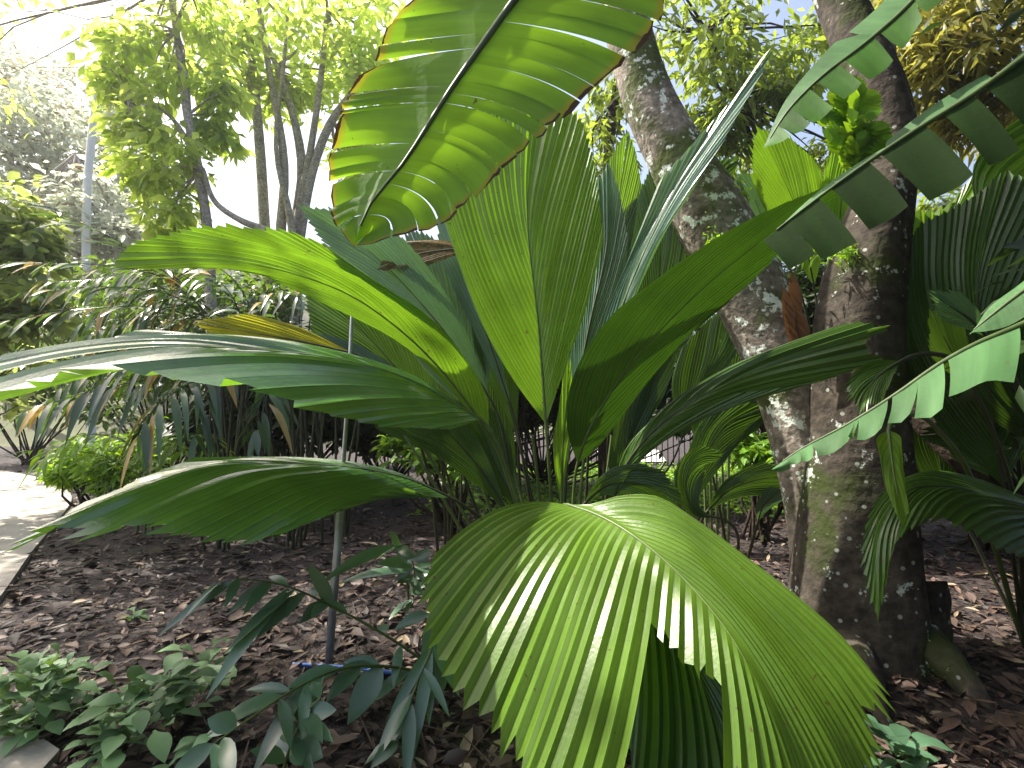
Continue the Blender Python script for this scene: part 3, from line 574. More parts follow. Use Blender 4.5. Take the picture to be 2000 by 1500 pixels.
# ------------------------------------------------------------------ banana plant rooted right of the frame, its torn leaves reach in
bp0 = np.array([3.3, 2.1, 0.])
ban = thing('banana_plant', 'banana plant with tattered leaves hanging in from the top and right edges', 'banana plant', bp0)
mb = MB(); tube(mb, [bp0, bp0+[.02, 0, .9], bp0+[-.05, .0, 1.8], bp0+[-.12, -.03, 2.5]], [.15, .12, .095, .07], 14, n=16, wob=.04); mb.build('stem', M['petiole'], ban)
torn_leaf(ban, 'banana', [(1120, -130, 1.62), (1000, 7, 1.56), (940, 90, 1.53), (877, 180, 1.5), (787, 320, 1.46), (713, 417, 1.43), (692, 478, 1.42)],
    [(860, -120, 1.62), (800, 0, 1.58), (742, 70, 1.56), (738, 118, 1.54), (690, 150, 1.53), (660, 230, 1.5), (642, 300, 1.48), (643, 400, 1.46), (655, 440, 1.44), (692, 482, 1.42)],
    [(1330, -140, 1.58), (1292, 0, 1.54), (1270, 72, 1.52), (1180, 165, 1.5), (1050, 272, 1.47), (950, 362, 1.45), (860, 440, 1.43), (790, 458, 1.42), (725, 478, 1.42), (692, 482, 1.42)],
    [0, .2, .285, .375, .425, .55, .575, .60, .615, .72, .77, .80, .87, .9, .93, 1], [0, .12, .18, .235, .29, .335, .375, .43, .475, .53, .57, .60, .64, .68, .70, .76, .80, .84, .88, .93, 1],
    rib_r=(.015, .003), gap=.05, fold=.007, jit=.03, bowl=(0, .02, .02), bowr=(.02, .02, .03),
    stem=[bp0+[-.12, -.03, 2.4], (2.9, 1.95, 3.3), (1.9, 1.8, 3.75), (.9, 1.68, 3.3)], label='big back lit torn leaf hanging from the top edge')
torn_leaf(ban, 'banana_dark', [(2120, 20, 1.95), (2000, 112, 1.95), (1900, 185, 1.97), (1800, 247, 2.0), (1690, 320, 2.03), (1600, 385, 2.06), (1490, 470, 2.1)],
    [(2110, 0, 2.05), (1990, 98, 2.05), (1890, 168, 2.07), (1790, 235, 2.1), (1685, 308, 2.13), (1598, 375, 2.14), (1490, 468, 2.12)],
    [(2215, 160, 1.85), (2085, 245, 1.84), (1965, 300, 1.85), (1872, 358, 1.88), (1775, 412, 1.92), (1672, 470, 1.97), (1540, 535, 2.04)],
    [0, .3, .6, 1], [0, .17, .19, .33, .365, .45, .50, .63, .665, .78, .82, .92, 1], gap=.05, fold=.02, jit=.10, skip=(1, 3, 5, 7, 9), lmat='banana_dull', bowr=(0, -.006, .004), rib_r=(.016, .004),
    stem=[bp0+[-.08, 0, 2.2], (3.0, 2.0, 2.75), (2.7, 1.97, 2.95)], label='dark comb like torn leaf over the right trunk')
torn_leaf(ban, 'banana_mid', [(1850, -80, 2.2), (1775, 10, 2.2), (1690, 85, 2.2), (1605, 150, 2.2), (1540, 215, 2.2), (1492, 290, 2.2)],
    [(1790, -90, 2.3), (1720, 5, 2.3), (1640, 70, 2.3), (1588, 130, 2.28), (1530, 205, 2.25), (1490, 288, 2.2)],
    [(1880, -20, 2.1), (1810, 30, 2.1), (1740, 120, 2.08), (1680, 165, 2.08), (1600, 235, 2.1), (1545, 270, 2.13), (1496, 292, 2.18)],
    [0, .4, 1], [0, .2, .38, .41, .55, .58, .68, .72, .82, .9, 1], gap=.1, fold=.012, rib_r=(.014, .003), skip=(2, 4, 6), lmat='banana_dull',
    stem=[bp0+[-.1, 0, 2.35], (2.9, 2.1, 3.2), (2.3, 2.2, 3.5)], label='grey green torn leaf crossing the upright trunk top')
torn_leaf(ban, 'banana_dull', [(2130, 560, 1.62), (2000, 632, 1.64), (1900, 675, 1.66), (1840, 708, 1.68), (1750, 770, 1.71), (1650, 832, 1.75), (1560, 880, 1.79), (1505, 918, 1.82)],
    None, [(2120, 700, 1.48), (1995, 755, 1.5), (1930, 745, 1.52), (1845, 790, 1.55), (1745, 830, 1.62), (1660, 870, 1.68), (1585, 905, 1.75), (1512, 922, 1.81)],
    [0, 1], [0, .2, .215, .42, .435, .52, .60, .615, .71, .725, .86, .90, .94, 1], skip=(1, 3, 6), gap=.12, fold=.02, jit=.09, rib_r=(.012, .003), bowr=(0, -.008, .006),
    stem=[bp0+[-.06, 0, 1.5], (2.9, 1.8, 1.85), (2.3, 1.66, 1.9)], label='matte green torn leaf reaching in low from the right')
torn_leaf(ban, 'banana_dull', [(2100, 500, 1.7), (2010, 560, 1.72), (1950, 605, 1.74), (1893, 652, 1.76)], [(2080, 480, 1.75), (1990, 560, 1.76), (1920, 610, 1.77), (1892, 650, 1.76)],
    [(2110, 570, 1.64), (2020, 600, 1.66), (1960, 635, 1.7), (1895, 655, 1.75)], [0, 1], [0, 1], rib_r=(.01, .003), stem=[bp0+[-.06, 0, 1.7], (2.8, 1.8, 2.0)], label='narrow folded leaf at the right edge')
# ------------------------------------------------------------------ trees
def trunk_tube(pix, mb, seg=20, n=40, wob=.05):
    """pix: (px, py, width in px, Y)"""
    c, r = [], []                                # true centre and radius of a round stem whose two sides are seen there
    for x, y, wd, Yk in pix:
        aL, aR = math.atan((x-wd/2-1000)/F), math.atan((x+wd/2-1000)/F); am = (aL+aR)/2
        c.append(P(1000+F*math.tan(am), y, Yk)); r.append(Yk/math.cos(am)*math.sin((aR-aL)/2))
    tube(mb, c, r, seg, n=n, wob=wob)
def crown_leaves(mb, blobs, per, size, clump=.22, aspect=.42, flat=.5, droop=.25, K=2, nclump=30, mi=0, fold=.2, hang=0.):
    for (c, r) in blobs:
        r = np.broadcast_to(np.asarray(r, float), (3,))
        nc = nclump
        u = unit(rng.normal(size=(nc, 3)))*(rng.random((nc, 1))**.42); cc = c + u*r
        tint = rng.uniform(.1, .9, nc)
        N = nc*per; k = np.repeat(np.arange(nc), per)
        base = cc[k] + rng.normal(size=(N, 3))*clump*r.mean()*np.array([1, 1, .7])
        d = unit(base-cc[k])*.7 + rng.normal(size=(N, 3))*.6; d[:, 2] = d[:, 2]*flat - .1 - hang
        nr = rng.normal(size=(N, 3))*.6 + [0, 0, 1]
        L = size*rng.uniform(.6, 1.3, N)
        blades(mb, base, d, nr, L, L*aspect, K, fold, droop, np.clip(tint[k] + rng.normal(0, .15, N), 0, 1), mi=mi)
        yield cc
def limbs(mb, root, ccs, r0=.05, n=8):
    for c in ccs[:n]:
        m = (root+c)/2 + rng.normal(size=3)*.12*np.linalg.norm(c-root)*[1, 1, .3]
        tube(mb, [root, m, c], [r0, r0*.6, r0*.15], 6, n=7)
def tree(name, label, cat, base, trunks, blobs, bark, fol, size, per=40, nclump=30, group=None, aspect=.42, clump=.22, nl=6, lr=.04, hang=0., K=2, tseg=10, wob=.05, flat=.5, extra=()):
    t = thing(name, label, cat, base, group)
    mb = MB()
    for tr in trunks: trunk_tube(tr, mb, tseg, 24, wob)
    lms = {}
    roots = [P(*tr[len(tr)*2//3][:2], tr[len(tr)*2//3][3]) for tr in trunks] + [P(*tr[-1][:2], tr[-1][3]) for tr in trunks]
    cm = MB()
    bl = [(P(x, y, Yk), rr) for x, y, Yk, rr in blobs] + [(np.array(c, float), rr) for c, rr in extra]
    for (c, r), cc in zip(bl, crown_leaves(cm, bl, per, size, clump, aspect, K=K, nclump=nclump, hang=hang, flat=flat)):
        root = min(roots, key=lambda q: np.linalg.norm(q-c)) if c[2] < 9.1 or not extra else P(*trunks[0][-1][:2], trunks[0][-1][3])
        if nl: limbs(lms.setdefault(tuple(root), MB()), root, cc, lr, nl)
    if trunks: mb.build('trunk', M[bark], t)
    cr = cm.build('crown', M[fol], t)
    for lm in lms.values(): lm.build('branches', M[bark], t)
    return t
def gbase(px, Y): b = P(px, 800, Y); b[2] = 0; return b

# big forked tree right: leaning lichen trunk and upright trunk from one foot
tb = gbase(1690, 2.95)
ft = thing('forked_tree', 'big lichen spotted forked tree right of the central palm', 'tree', tb)
mb = MB(); trunk_tube([(1690, 1330, 360, 2.95), (1684, 1270, 300, 2.95), (1680, 1150, 270, 2.98), (1680, 1000, 235, 3.0), (1680, 850, 205, 3.0), (1680, 700, 190, 3.0), (1684, 600, 185, 3.0), (1700, 500, 165, 3.0), (1724, 400, 135, 3.02), (1738, 300, 122, 3.05), (1722, 200, 118, 3.1), (1680, 90, 108, 3.2), (1640, 0, 98, 3.3), (1600, -120, 90, 3.4)], mb, 28, 90, .035)
ut = mb.build('trunk', M['bark_d'], ft); ut['label'] = 'upright trunk of the fork'
mb = MB(); trunk_tube([(1625, 1250, 150, 3.05), (1600, 1000, 130, 3.15), (1560, 820, 135, 3.25), (1500, 640, 150, 3.35), (1440, 520, 150, 3.4), (1382, 410, 145, 3.42), (1325, 310, 122, 3.45), (1278, 220, 108, 3.5), (1245, 130, 96, 3.55), (1222, 40, 90, 3.6), (1205, -80, 84, 3.7)], mb, 28, 80, .03)
lt = mb.build('trunk', M['bark_l'], ft); lt['label'] = 'leaning trunk covered with pale lichen'
mb = MB(); trunk_tube([(1745, 168, 26, 3.12), (1742, 100, 20, 3.15), (1740, 40, 18, 3.2), (1738, -60, 14, 3.3)], mb, 8, 14, .03); mb.build('branch', M['bark_l'], ft)
for x0, y0, x1, y1, Y0, Y1, w0 in ((1760, 1290, 1960, 1480, 2.9, 2.35, 80), (1640, 1290, 1740, 1460, 2.9, 2.2, 70), (1780, 1200, 1860, 1330, 3.0, 2.75, 90), (1560, 1260, 1480, 1340, 2.95, 2.6, 60)):
    mb = MB(); a_, e_ = P(x0, y0-60, Y0), P(x1, y1, Y1); e_[2] = -.04; m_ = (a_+e_)/2; m_[2] = .10
    tube(mb, [a_, m_, e_], [w0*Y0/F*.6, w0*Y0/F*.4, .02], 10, n=16, wob=.06); mb.build('root', M['bark_d'], ft)
# its crown spreads overhead, above the frame, shaped to cut light from the right
cm = MB(); lm = MB()
ob = [(np.array(c, float), np.array(r, float)) for c, r in [((2.2, 2.4, 6.2), (1.7, 1.2, .8)), ((4.0, 2.4, 5.4), (1.9, 1.4, 1.0)), ((3.0, .8, 5.0), (1.8, 1.6, .9)), ((4.8, .8, 4.6), (1.6, 1.8, 1.4)), ((5.9, 3.2, 5.0), (1.6, 1.6, 1.6)), ((3.4, -1.4, 4.6), (2.0, 1.6, 1.0)), ((6.4, 2.0, 3.6), (1.2, 2.4, 1.7))]]
tops = [P(1205, -80, 3.7), P(1600, -120, 3.4)]
for (c, r), cc in zip(ob, crown_leaves(cm, ob, 40, .2, .2, .38, nclump=60)): limbs(lm, min(tops, key=lambda q: np.linalg.norm(q-c))+[.1, -.3, .6], np.vstack([c[None], cc]), .03, 3)
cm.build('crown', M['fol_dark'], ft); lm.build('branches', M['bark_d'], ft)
# dark mossy / dead sheath pieces on the fork
mb = MB()
q = PP([(1545, 530, 3.0), (1530, 560, 2.95), (1555, 600, 2.95)])
blades(mb, q, [[.1, 0, -1], [.16, 0, -1], [.2, -.05, -1]], [[0, -1, .1]]*3, [.35, .42, .3], .08, 5, .3, .05); mb.build('dead_sheath', M['dead'], ft)
mb = MB(); N = 420
pl = curve(PP([(1400, 330, 3.3), (1440, 400, 3.25), (1390, 450, 3.22), (1690, 490, 2.86), (1740, 480, 2.86)]), 60)
k = rng.integers(0, 60, N); sel = np.where((k > 32) & (k < 44), 50, k)
blades(mb, pl[sel]+rng.normal(0, .035, (N, 3))*[1.2, .4, 1], rng.normal(size=(N, 3))+[0, -.5, .3], rng.normal(size=(N, 3)), .05, .014, 2, .2, .5); tag(mb.build('moss', M['fern'], ft), None, None, kind='stuff')

# ferns growing on the upright trunk
def fern_clump(label, c, fr, name='tree_fern_clump'):
    t = thing('epiphyte_fern', label, 'fern', P(*c))
    for (x, y, Yk, wd) in fr:
        mb = MB(); b = P(*c)+rng.normal(0, .02, 3); e = P(x, y, Yk); d = e-b; L = np.linalg.norm(d)
        n_ = 9; tt = np.linspace(.15, .97, n_); spine = curve([b, (b+e)/2+[0, -.02, .03], e], 40); sp = spine[(tt*39).astype(int)]
        side = unit(np.cross(d, [0.1, -1, .2])); 
        blades(mb, [b], [d], [[0, -1, .25]], L, wd*.55, 6, .15, .05)
        for sg in (1, -1): blades(mb, sp, unit(d)*.55 + sg*side*1.0, np.repeat([[0, -1., .3]], n_, 0), wd*np.sin(np.clip(tt*2.6, 0, np.pi))*.85+.02, wd*.42, 3, .1, .1)
        mb.build('frond', M['fern'], t)
fern_clump('bright green fern clump perched on the upright trunk', (1655, 260, 2.9), [(1650, 165, 2.8, .16), (1690, 180, 2.85, .13), (1620, 200, 2.8, .16), (1612, 250, 2.75, .17), (1665, 210, 2.7, .16), (1640, 300, 2.75, .14), (1690, 235, 2.75, .13)])
fern_clump('lobed bright fern below the larger perched fern', (1648, 340, 2.85), [(1700, 245, 2.7, .17), (1722, 262, 2.7, .14), (1672, 270, 2.7, .12)])

# leafless looking trees and sunlit trees at the left
tree('multi_stem_tree', 'pale multi stemmed tree in bright sun, stems fanning upwards', 'tree', gbase(570, 9.5),
    [[(545, 880, 34, 9.5), (530, 620, 28, 9.5), (518, 470, 24, 9.5), (510, 330, 22, 9.5), (498, 180, 18, 9.5), (478, -20, 12, 9.5)], [(555, 880, 28, 9.4), (548, 460, 22, 9.4), (556, 330, 18, 9.4), (530, 160, 14, 9.4), (500, -20, 10, 9.4)],
     [(570, 880, 34, 9.6), (575, 460, 26, 9.6), (590, 330, 20, 9.6), (576, 240, 16, 9.6), (540, 130, 12, 9.6), (500, 40, 8, 9.6)], [(580, 880, 26, 9.5), (592, 430, 20, 9.5), (612, 330, 18, 9.5), (648, 235, 16, 9.5), (695, 170, 11, 9.5)],
     [(575, 880, 26, 9.5), (580, 440, 18, 9.5), (605, 300, 15, 9.5), (622, 190, 13, 9.5), (640, 20, 8, 9.5)], [(560, 880, 20, 9.3), (566, 420, 15, 9.3), (540, 300, 10, 9.3), (555, 120, 8, 9.3), (565, -20, 6, 9.3)]],
    [(430, 50, 9, .95), (540, 20, 10, 1.1), (650, 40, 9.5, 1.0), (740, 60, 9.5, .9), (470, 150, 9.6, .8), (620, 130, 10.2, .8), (720, 150, 9.8, .7), (560, 190, 10.4, .6), (700, 300, 10.5, .6)],
    'bark_bg', 'fol_sun', .24, 20, 20, aspect=.5, nl=4, lr=.035)
tree('slender_tree', 'slender pale trunk with hanging yellow green leaves in bright light', 'tree', gbase(420, 7.5),
    [[(430, 930, 26, 7.5), (412, 600, 24, 7.5), (404, 440, 22, 7.5), (388, 340, 22, 7.5), (366, 225, 20, 7.5), (350, 100, 16, 7.5), (330, -30, 12, 7.5)], [(366, 225, 18, 7.5), (362, 150, 14, 7.5), (345, 60, 10, 7.4), (372, -20, 8, 7.4)],
     [(372, 285, 14, 7.5), (330, 225, 9, 7.5), (250, 185, 6, 7.5)], [(520, 450, 16, 7.4), (470, 430, 14, 7.4), (425, 400, 12, 7.4), (395, 330, 12, 7.5)]],
    [(250, 60, 7.6, .6), (310, 110, 7.5, .55), (390, 40, 7.7, .5), (230, 150, 7.8, .4), (290, 250, 7.5, .5), (330, 330, 7.4, .5), (270, 320, 7.7, .4), (330, 420, 7.6, .4), (430, 170, 7.8, .35), (420, 260, 7.9, .3)],
    'bark_bg', 'fol_sun', .2, 18, 18, aspect=.5, nl=4, lr=.02, hang=.3, extra=[((-8.7, 7.0, 9.6), 1.4), ((-9.3, 8.8, 9.6), 1.4), ((-8.0, 5.2, 9.6), 1.2), ((-7.0, 4.7, 9.4), .9), ((-9.6, 5.6, 9.6), 1.3), ((-7.4, 4.9, 9.7), 1.0), ((-10.2, 6.4, 9.6), .9), ((-13, 11.5, 9.6), 1.8), ((-11.4, 9.6, 9.8), 1.6)])  # extra: out-of-frame foliage added to shade the ground and left leaves
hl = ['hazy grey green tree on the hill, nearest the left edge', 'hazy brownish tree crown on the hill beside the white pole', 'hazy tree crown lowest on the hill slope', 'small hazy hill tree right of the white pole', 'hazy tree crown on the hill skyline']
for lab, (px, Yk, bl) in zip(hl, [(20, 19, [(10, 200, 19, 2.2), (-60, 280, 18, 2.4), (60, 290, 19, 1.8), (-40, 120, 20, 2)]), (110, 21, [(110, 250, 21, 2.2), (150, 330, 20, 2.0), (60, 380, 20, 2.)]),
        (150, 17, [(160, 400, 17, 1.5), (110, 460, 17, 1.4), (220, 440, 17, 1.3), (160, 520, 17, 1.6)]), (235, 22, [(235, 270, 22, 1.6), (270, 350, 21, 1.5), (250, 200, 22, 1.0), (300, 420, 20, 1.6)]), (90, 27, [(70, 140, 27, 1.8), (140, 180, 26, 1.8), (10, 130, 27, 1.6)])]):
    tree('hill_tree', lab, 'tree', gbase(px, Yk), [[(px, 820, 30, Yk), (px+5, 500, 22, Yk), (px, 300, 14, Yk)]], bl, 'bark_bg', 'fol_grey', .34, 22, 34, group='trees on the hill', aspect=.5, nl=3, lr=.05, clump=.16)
b = P(182, 830, 16); b[2] = 0
pole = thing('white_pole', 'plain white pole standing among the hill trees', 'pole', b)
mb = MB(); tube(mb, [b, P(176, 290, 16), P(192, 165, 16)], [.11, .11, .10], 12, n=8); mb.build('shaft', M['white'], pole)
mb = MB(); e = P(192, 165, 16); tube(mb, [e, e+[0, 0, .06]], [.12, .08], 12, n=3); mb.build('cap', M['white'], pole)

# trees behind on the right
tree('canopy_tree', 'leafy tree with sky gaps behind the leaning trunk', 'tree', gbase(1330, 7.5),
    [[(1190, 1000, 40, 7.5), (1180, 500, 30, 7.5), (1185, 330, 22, 7.5), (1200, 200, 18, 7.5), (1230, 40, 12, 7.5)], [(1490, 1000, 30, 7.6), (1500, 400, 20, 7.6), (1440, 200, 12, 7.6), (1380, 60, 8, 7.6)]],
    [(1180, 280, 7.4, .55), (1200, 190, 7.6, .5), (1330, 60, 7.6, .8), (1400, 130, 7.2, .75), (1450, 60, 7.5, .7), (1370, 220, 7.3, .45), (1480, 190, 7.6, .5), (1340, -60, 7.4, 1.0), (1520, 110, 7.8, .45), (1560, 180, 7.4, .35), (1430, 260, 7.6, .35), (1590, 330, 8, .5), (1530, 400, 8, .5), (1600, 60, 8.2, .45), (1820, 400, 8, .5), (1470, 330, 8.2, .4)],
    'bark_dark', 'fol_right', .2, 18, 20, aspect=.34, nl=4, lr=.025, hang=.35)
tree('olive_leaved_tree', 'tree with drooping olive yellow leaves filling the top right corner', 'tree', gbase(2050, 5.5),
    [[(2180, 1040, 50, 5.5), (2170, 500, 40, 5.5), (2150, 150, 30, 5.5), (2080, -120, 22, 5.5)]],
    [(1830, 40, 5.2, .5), (1930, 60, 5.0, .55), (2010, 120, 5.2, .55), (1850, 150, 5.4, .45), (1960, 180, 5.4, .45), (1790, 110, 5.6, .35), (1880, -80, 5.2, .7), (2090, 60, 5.2, .6), (1850, 230, 5.7, .3), (1990, 260, 5.9, .4), (1770, 20, 5.8, .35)],
    'bark_dark', 'fol_olive', .2, 20, 22, aspect=.26, nl=2, lr=.01, hang=.35)

# shrubs
def shrub(label, base_px, Yk, blobs, fol, size, per=30, nclump=40, aspect=.42, group=None, clump=.2, hang=0., K=2, extra=()):
    b = gbase(base_px, Yk); t = thing('shrub', label, 'shrub', b, group); cm = MB(); lm = MB()
    bl = [(P(x, y, Y_), rr) for x, y, Y_, rr in blobs] + [(np.array(c, float), rr) for c, rr in extra]
    for (c, r), cc in zip(bl, crown_leaves(cm, bl, per, size, clump, aspect, nclump=nclump, hang=hang, K=K)):
        for q in cc[:5]: tube(lm, [b+rng.normal(0, .08, 3)*[1, 1, 0], (b+q)/2+rng.normal(0, .1, 3), q], [.02, .014, .004], 5, n=6)
    cm.build('foliage', M[fol], t); lm.build('stems', M['bark_dark'], t); return t
shrub('pale broad leaved shrub against the left edge', -420, 6, [(-20, 420, 6, .55), (20, 520, 6, .5), (-30, 600, 6, .6), (50, 470, 6.2, .35), (60, 610, 6.3, .4), (-60, 720, 6, .7)], 'fol_broad', .17, 18, 22, .55, clump=.2, K=3)
shrub('mid green shrub behind the bamboo palm', 330, 9, [(250, 600, 9, .9), (380, 560, 9.4, .9), (500, 600, 9, .8), (120, 640, 10, 1.0), (330, 700, 8.6, .8)], 'fol_mid', .2, 24, 40)
shrub('low shrub by the far bend of the path', 60, 12, [(40, 740, 12, .9), (130, 700, 12.5, 1.0), (-60, 720, 12, 1.1), (200, 760, 12, .8)], 'fol_mid', .2, 24, 36)
shrub('ferny low shrub beside the path end', 190, 6.6, [(160, 900, 6.6, .3), (230, 920, 6.4, .32), (270, 880, 6.8, .35), (120, 925, 6.6, .18)], 'fern', .13, 30, 30, .28)
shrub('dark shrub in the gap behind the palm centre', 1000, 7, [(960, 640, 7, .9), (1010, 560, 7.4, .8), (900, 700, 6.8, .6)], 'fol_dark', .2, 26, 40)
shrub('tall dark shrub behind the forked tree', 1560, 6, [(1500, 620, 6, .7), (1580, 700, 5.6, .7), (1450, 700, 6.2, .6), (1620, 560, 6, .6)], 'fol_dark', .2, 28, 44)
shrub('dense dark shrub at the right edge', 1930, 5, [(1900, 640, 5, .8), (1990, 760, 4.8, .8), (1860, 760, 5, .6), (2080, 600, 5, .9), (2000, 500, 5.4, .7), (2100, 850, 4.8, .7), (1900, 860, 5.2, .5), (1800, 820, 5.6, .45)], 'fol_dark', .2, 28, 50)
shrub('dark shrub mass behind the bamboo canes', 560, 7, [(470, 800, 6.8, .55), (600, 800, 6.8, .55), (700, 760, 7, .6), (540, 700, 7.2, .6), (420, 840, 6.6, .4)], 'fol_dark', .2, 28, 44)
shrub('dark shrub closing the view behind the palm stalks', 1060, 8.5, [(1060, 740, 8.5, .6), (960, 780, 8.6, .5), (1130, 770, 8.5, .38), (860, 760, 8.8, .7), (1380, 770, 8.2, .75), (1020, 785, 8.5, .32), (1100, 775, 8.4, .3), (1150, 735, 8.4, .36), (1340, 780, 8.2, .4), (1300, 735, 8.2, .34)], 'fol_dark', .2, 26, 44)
shrub('unseen dark shrub added outside the right edge and behind the camera to block light', 2600, 1.6, [(2750, 700, 1.7, .8), (3000, 500, 1.5, .8), (3300, 900, 1.2, .7), (2900, 200, 1.7, .7)], 'fol_dark', .18, 28, 50, extra=[((3.0, -.3, 1.8), 1.0), ((2.3, -1.3, 1.2), .9), ((1.2, -2.0, 1.4), 1.0), ((.1, -2.6, 1.4), 1.0), ((2.6, -1.6, 2.8), 1.0), ((3.4, .6, 3.0), .9)])  # unseen foliage added to keep light off the right side
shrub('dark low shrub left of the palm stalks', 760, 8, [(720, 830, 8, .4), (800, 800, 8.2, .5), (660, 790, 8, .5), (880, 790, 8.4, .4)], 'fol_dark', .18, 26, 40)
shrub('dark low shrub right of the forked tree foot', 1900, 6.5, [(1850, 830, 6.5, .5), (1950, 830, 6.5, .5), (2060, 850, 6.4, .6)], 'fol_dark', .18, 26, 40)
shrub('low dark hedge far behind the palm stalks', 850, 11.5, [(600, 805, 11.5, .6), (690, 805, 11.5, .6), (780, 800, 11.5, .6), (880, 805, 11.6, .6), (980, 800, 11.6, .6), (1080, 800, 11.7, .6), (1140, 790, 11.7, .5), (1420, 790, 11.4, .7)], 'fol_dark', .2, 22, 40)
shrub('bright leafy bush low behind the left stalks', 880, 5.6, [(850, 880, 5.6, .26), (910, 900, 5.4, .22), (790, 870, 5.8, .22)], 'cover', .12, 22, 20, .5)
shrub('bright leafy bush behind the young dark palm', 1480, 5.4, [(1470, 880, 5.4, .22), (1510, 900, 5.3, .2), (1440, 850, 5.6, .2)], 'cover', .15, 16, 14, .5)
# ------------------------------------------------------------------ bamboo palms at the left
def frond(parent, path, n=14, L=.32, wd=.05, droop=.5, mat='frond', nrm=(0, -.3, 1), spread=.8, skip=.12):
    sp = curve(PP(path), 60); mb = MB(); tube(mb, sp[::6], np.linspace(.008, .002, 10), 5, n=18)
    t = np.linspace(skip, .99, n); k = (t*59).astype(int); T = unit(np.gradient(sp, axis=0))[k]; side = unit(np.cross(T, np.array(nrm, float)))
    for sg in (1, -1):
        l = L*np.sin(np.clip(.35+t*2.3, 0, 2.75))*rng.uniform(.8, 1.15, n)
        d = T*rng.uniform(.4, .8, (n, 1)) + sg*side*spread + rng.normal(0, .12, (n, 3))
        blades(mb, sp[k]+rng.normal(0, .01, (n, 3)), d, np.array(nrm)+rng.normal(0, .25, (n, 3)), l, wd*rng.uniform(.75, 1.2, n), 5, .22, droop)
    blades(mb, sp[-1:], T[-1:], [nrm], L*.7, wd, 5, .2, droop)
    return mb.build('frond', M[mat], parent)
b = gbase(510, 5.4)
bam = thing('bamboo_palm', 'bamboo palm clump with dark canes and drooping blue green fronds', 'palm', b)
for k in range(46):
    x = rng.uniform(400, 690); Yk = rng.uniform(4.9, 6.2); mb = MB(); a_ = P(x, 900, Yk); a_[2] = 0
    e_ = P(x + rng.normal(0, 35), rng.uniform(600, 760), Yk+rng.normal(0, .2)); tube(mb, [a_, (a_+e_)/2+rng.normal(0, .05, 3), e_], [.016, .013, .009], 6, n=8)
    mb.build('cane', M['petiole_dark'], bam)
for pth, n_, L_, w_, dr in [
    ([(430, 640, 5.2), (320, 530, 4.9), (200, 455, 4.7), (85, 405, 4.6)], 16, .42, .05, .25), ([(430, 620, 5.2), (300, 535, 4.8), (160, 515, 4.5), (20, 515, 4.3)], 16, .34, .05, .3),
    ([(430, 640, 5.2), (330, 575, 4.8), (200, 560, 4.5), (70, 570, 4.3)], 16, .33, .05, .35), ([(440, 640, 5.2), (300, 600, 4.9), (150, 605, 4.6), (-10, 632, 4.4)], 18, .36, .045, .3),
    ([(430, 730, 5.0), (300, 740, 4.6), (170, 765, 4.3), (50, 805, 4.1)], 14, .36, .055, .9), ([(450, 720, 5.0), (380, 745, 4.6), (310, 790, 4.3), (270, 850, 4.2)], 11, .36, .06, 1.0),
    ([(470, 700, 5.0), (430, 740, 4.8), (390, 800, 4.6), (380, 850, 4.5)], 10, .34, .06, 1.0), ([(480, 640, 5.0), (440, 560, 4.7), (390, 520, 4.5), (350, 500, 4.4)], 10, .36, .08, .6),
    ([(500, 650, 5.1), (520, 590, 4.8), (560, 570, 4.6), (600, 590, 4.5)], 10, .3, .04, .6), ([(500, 620, 5.3), (450, 540, 5.3), (360, 500, 5.3), (260, 500, 5.2)], 12, .34, .06, .4),
    ([(500, 640, 5.4), (540, 540, 5.4), (620, 500, 5.4), (700, 500, 5.4)], 12, .34, .06, .4), ([(520, 720, 5.0), (520, 780, 4.8), (500, 840, 4.7)], 8, .34, .07, .9), ([(470, 690, 4.9), (350, 690, 4.6), (240, 720, 4.4), (150, 780, 4.3)], 13, .34, .055, .8),
    ([(600, 760, 5.0), (640, 680, 5.0), (600, 600, 4.9), (560, 560, 4.9)], 10, .34, .06, .4)]:
    frond(bam, pth, n_, L_, w_, dr)
for k in range(9):
    y0 = rng.uniform(500, 720); x0 = rng.uniform(330, 520); yk = rng.uniform(4.9, 5.8)
    frond(bam, [(x0+60, y0+70, yk+.2), (x0-40, y0+rng.uniform(-30, 20), yk), (x0-150, y0+rng.uniform(-20, 40), yk-.2), (x0-260, y0+rng.uniform(20, 110), yk-.4)], 15, rng.uniform(.32, .42), rng.uniform(.045, .06), rng.uniform(.4, .9))
b = gbase(260, 5.6)
bam2 = thing('bamboo_palm', 'small bamboo palm with bright green fronds arching over the path edge', 'palm', b)
for pth, n_, L_, w_, dr in [([(290, 935, 5.5), (240, 860, 5.3), (160, 850, 5.1), (80, 900, 4.9)], 14, .3, .045, .7), ([(290, 935, 5.5), (310, 850, 5.3), (250, 800, 5.2), (190, 800, 5.0)], 12, .32, .045, .5),
    ([(290, 935, 5.5), (350, 860, 5.3), (400, 850, 5.2), (440, 880, 5.1)], 10, .3, .045, .6), ([(290, 935, 5.5), (280, 880, 5.1), (310, 860, 4.8), (360, 880, 4.6)], 10, .28, .05, .6), ([(290, 940, 5.5), (200, 890, 5.3), (130, 880, 5.2), (60, 880, 5.1)], 12, .3, .04, .4)]:
    f_ = frond(bam2, pth, n_, L_, w_, dr, 'fern' if n_ % 2 == 0 else 'frond')
for dx in (-15, 0, 14):
    mb = MB(); a_ = P(285+dx, 960, 5.5); a_[2] = 0; tube(mb, [a_, P(290+dx, 900, 5.5)], [.014, .01], 6, n=4); mb.build('cane', M['petiole'], bam2)

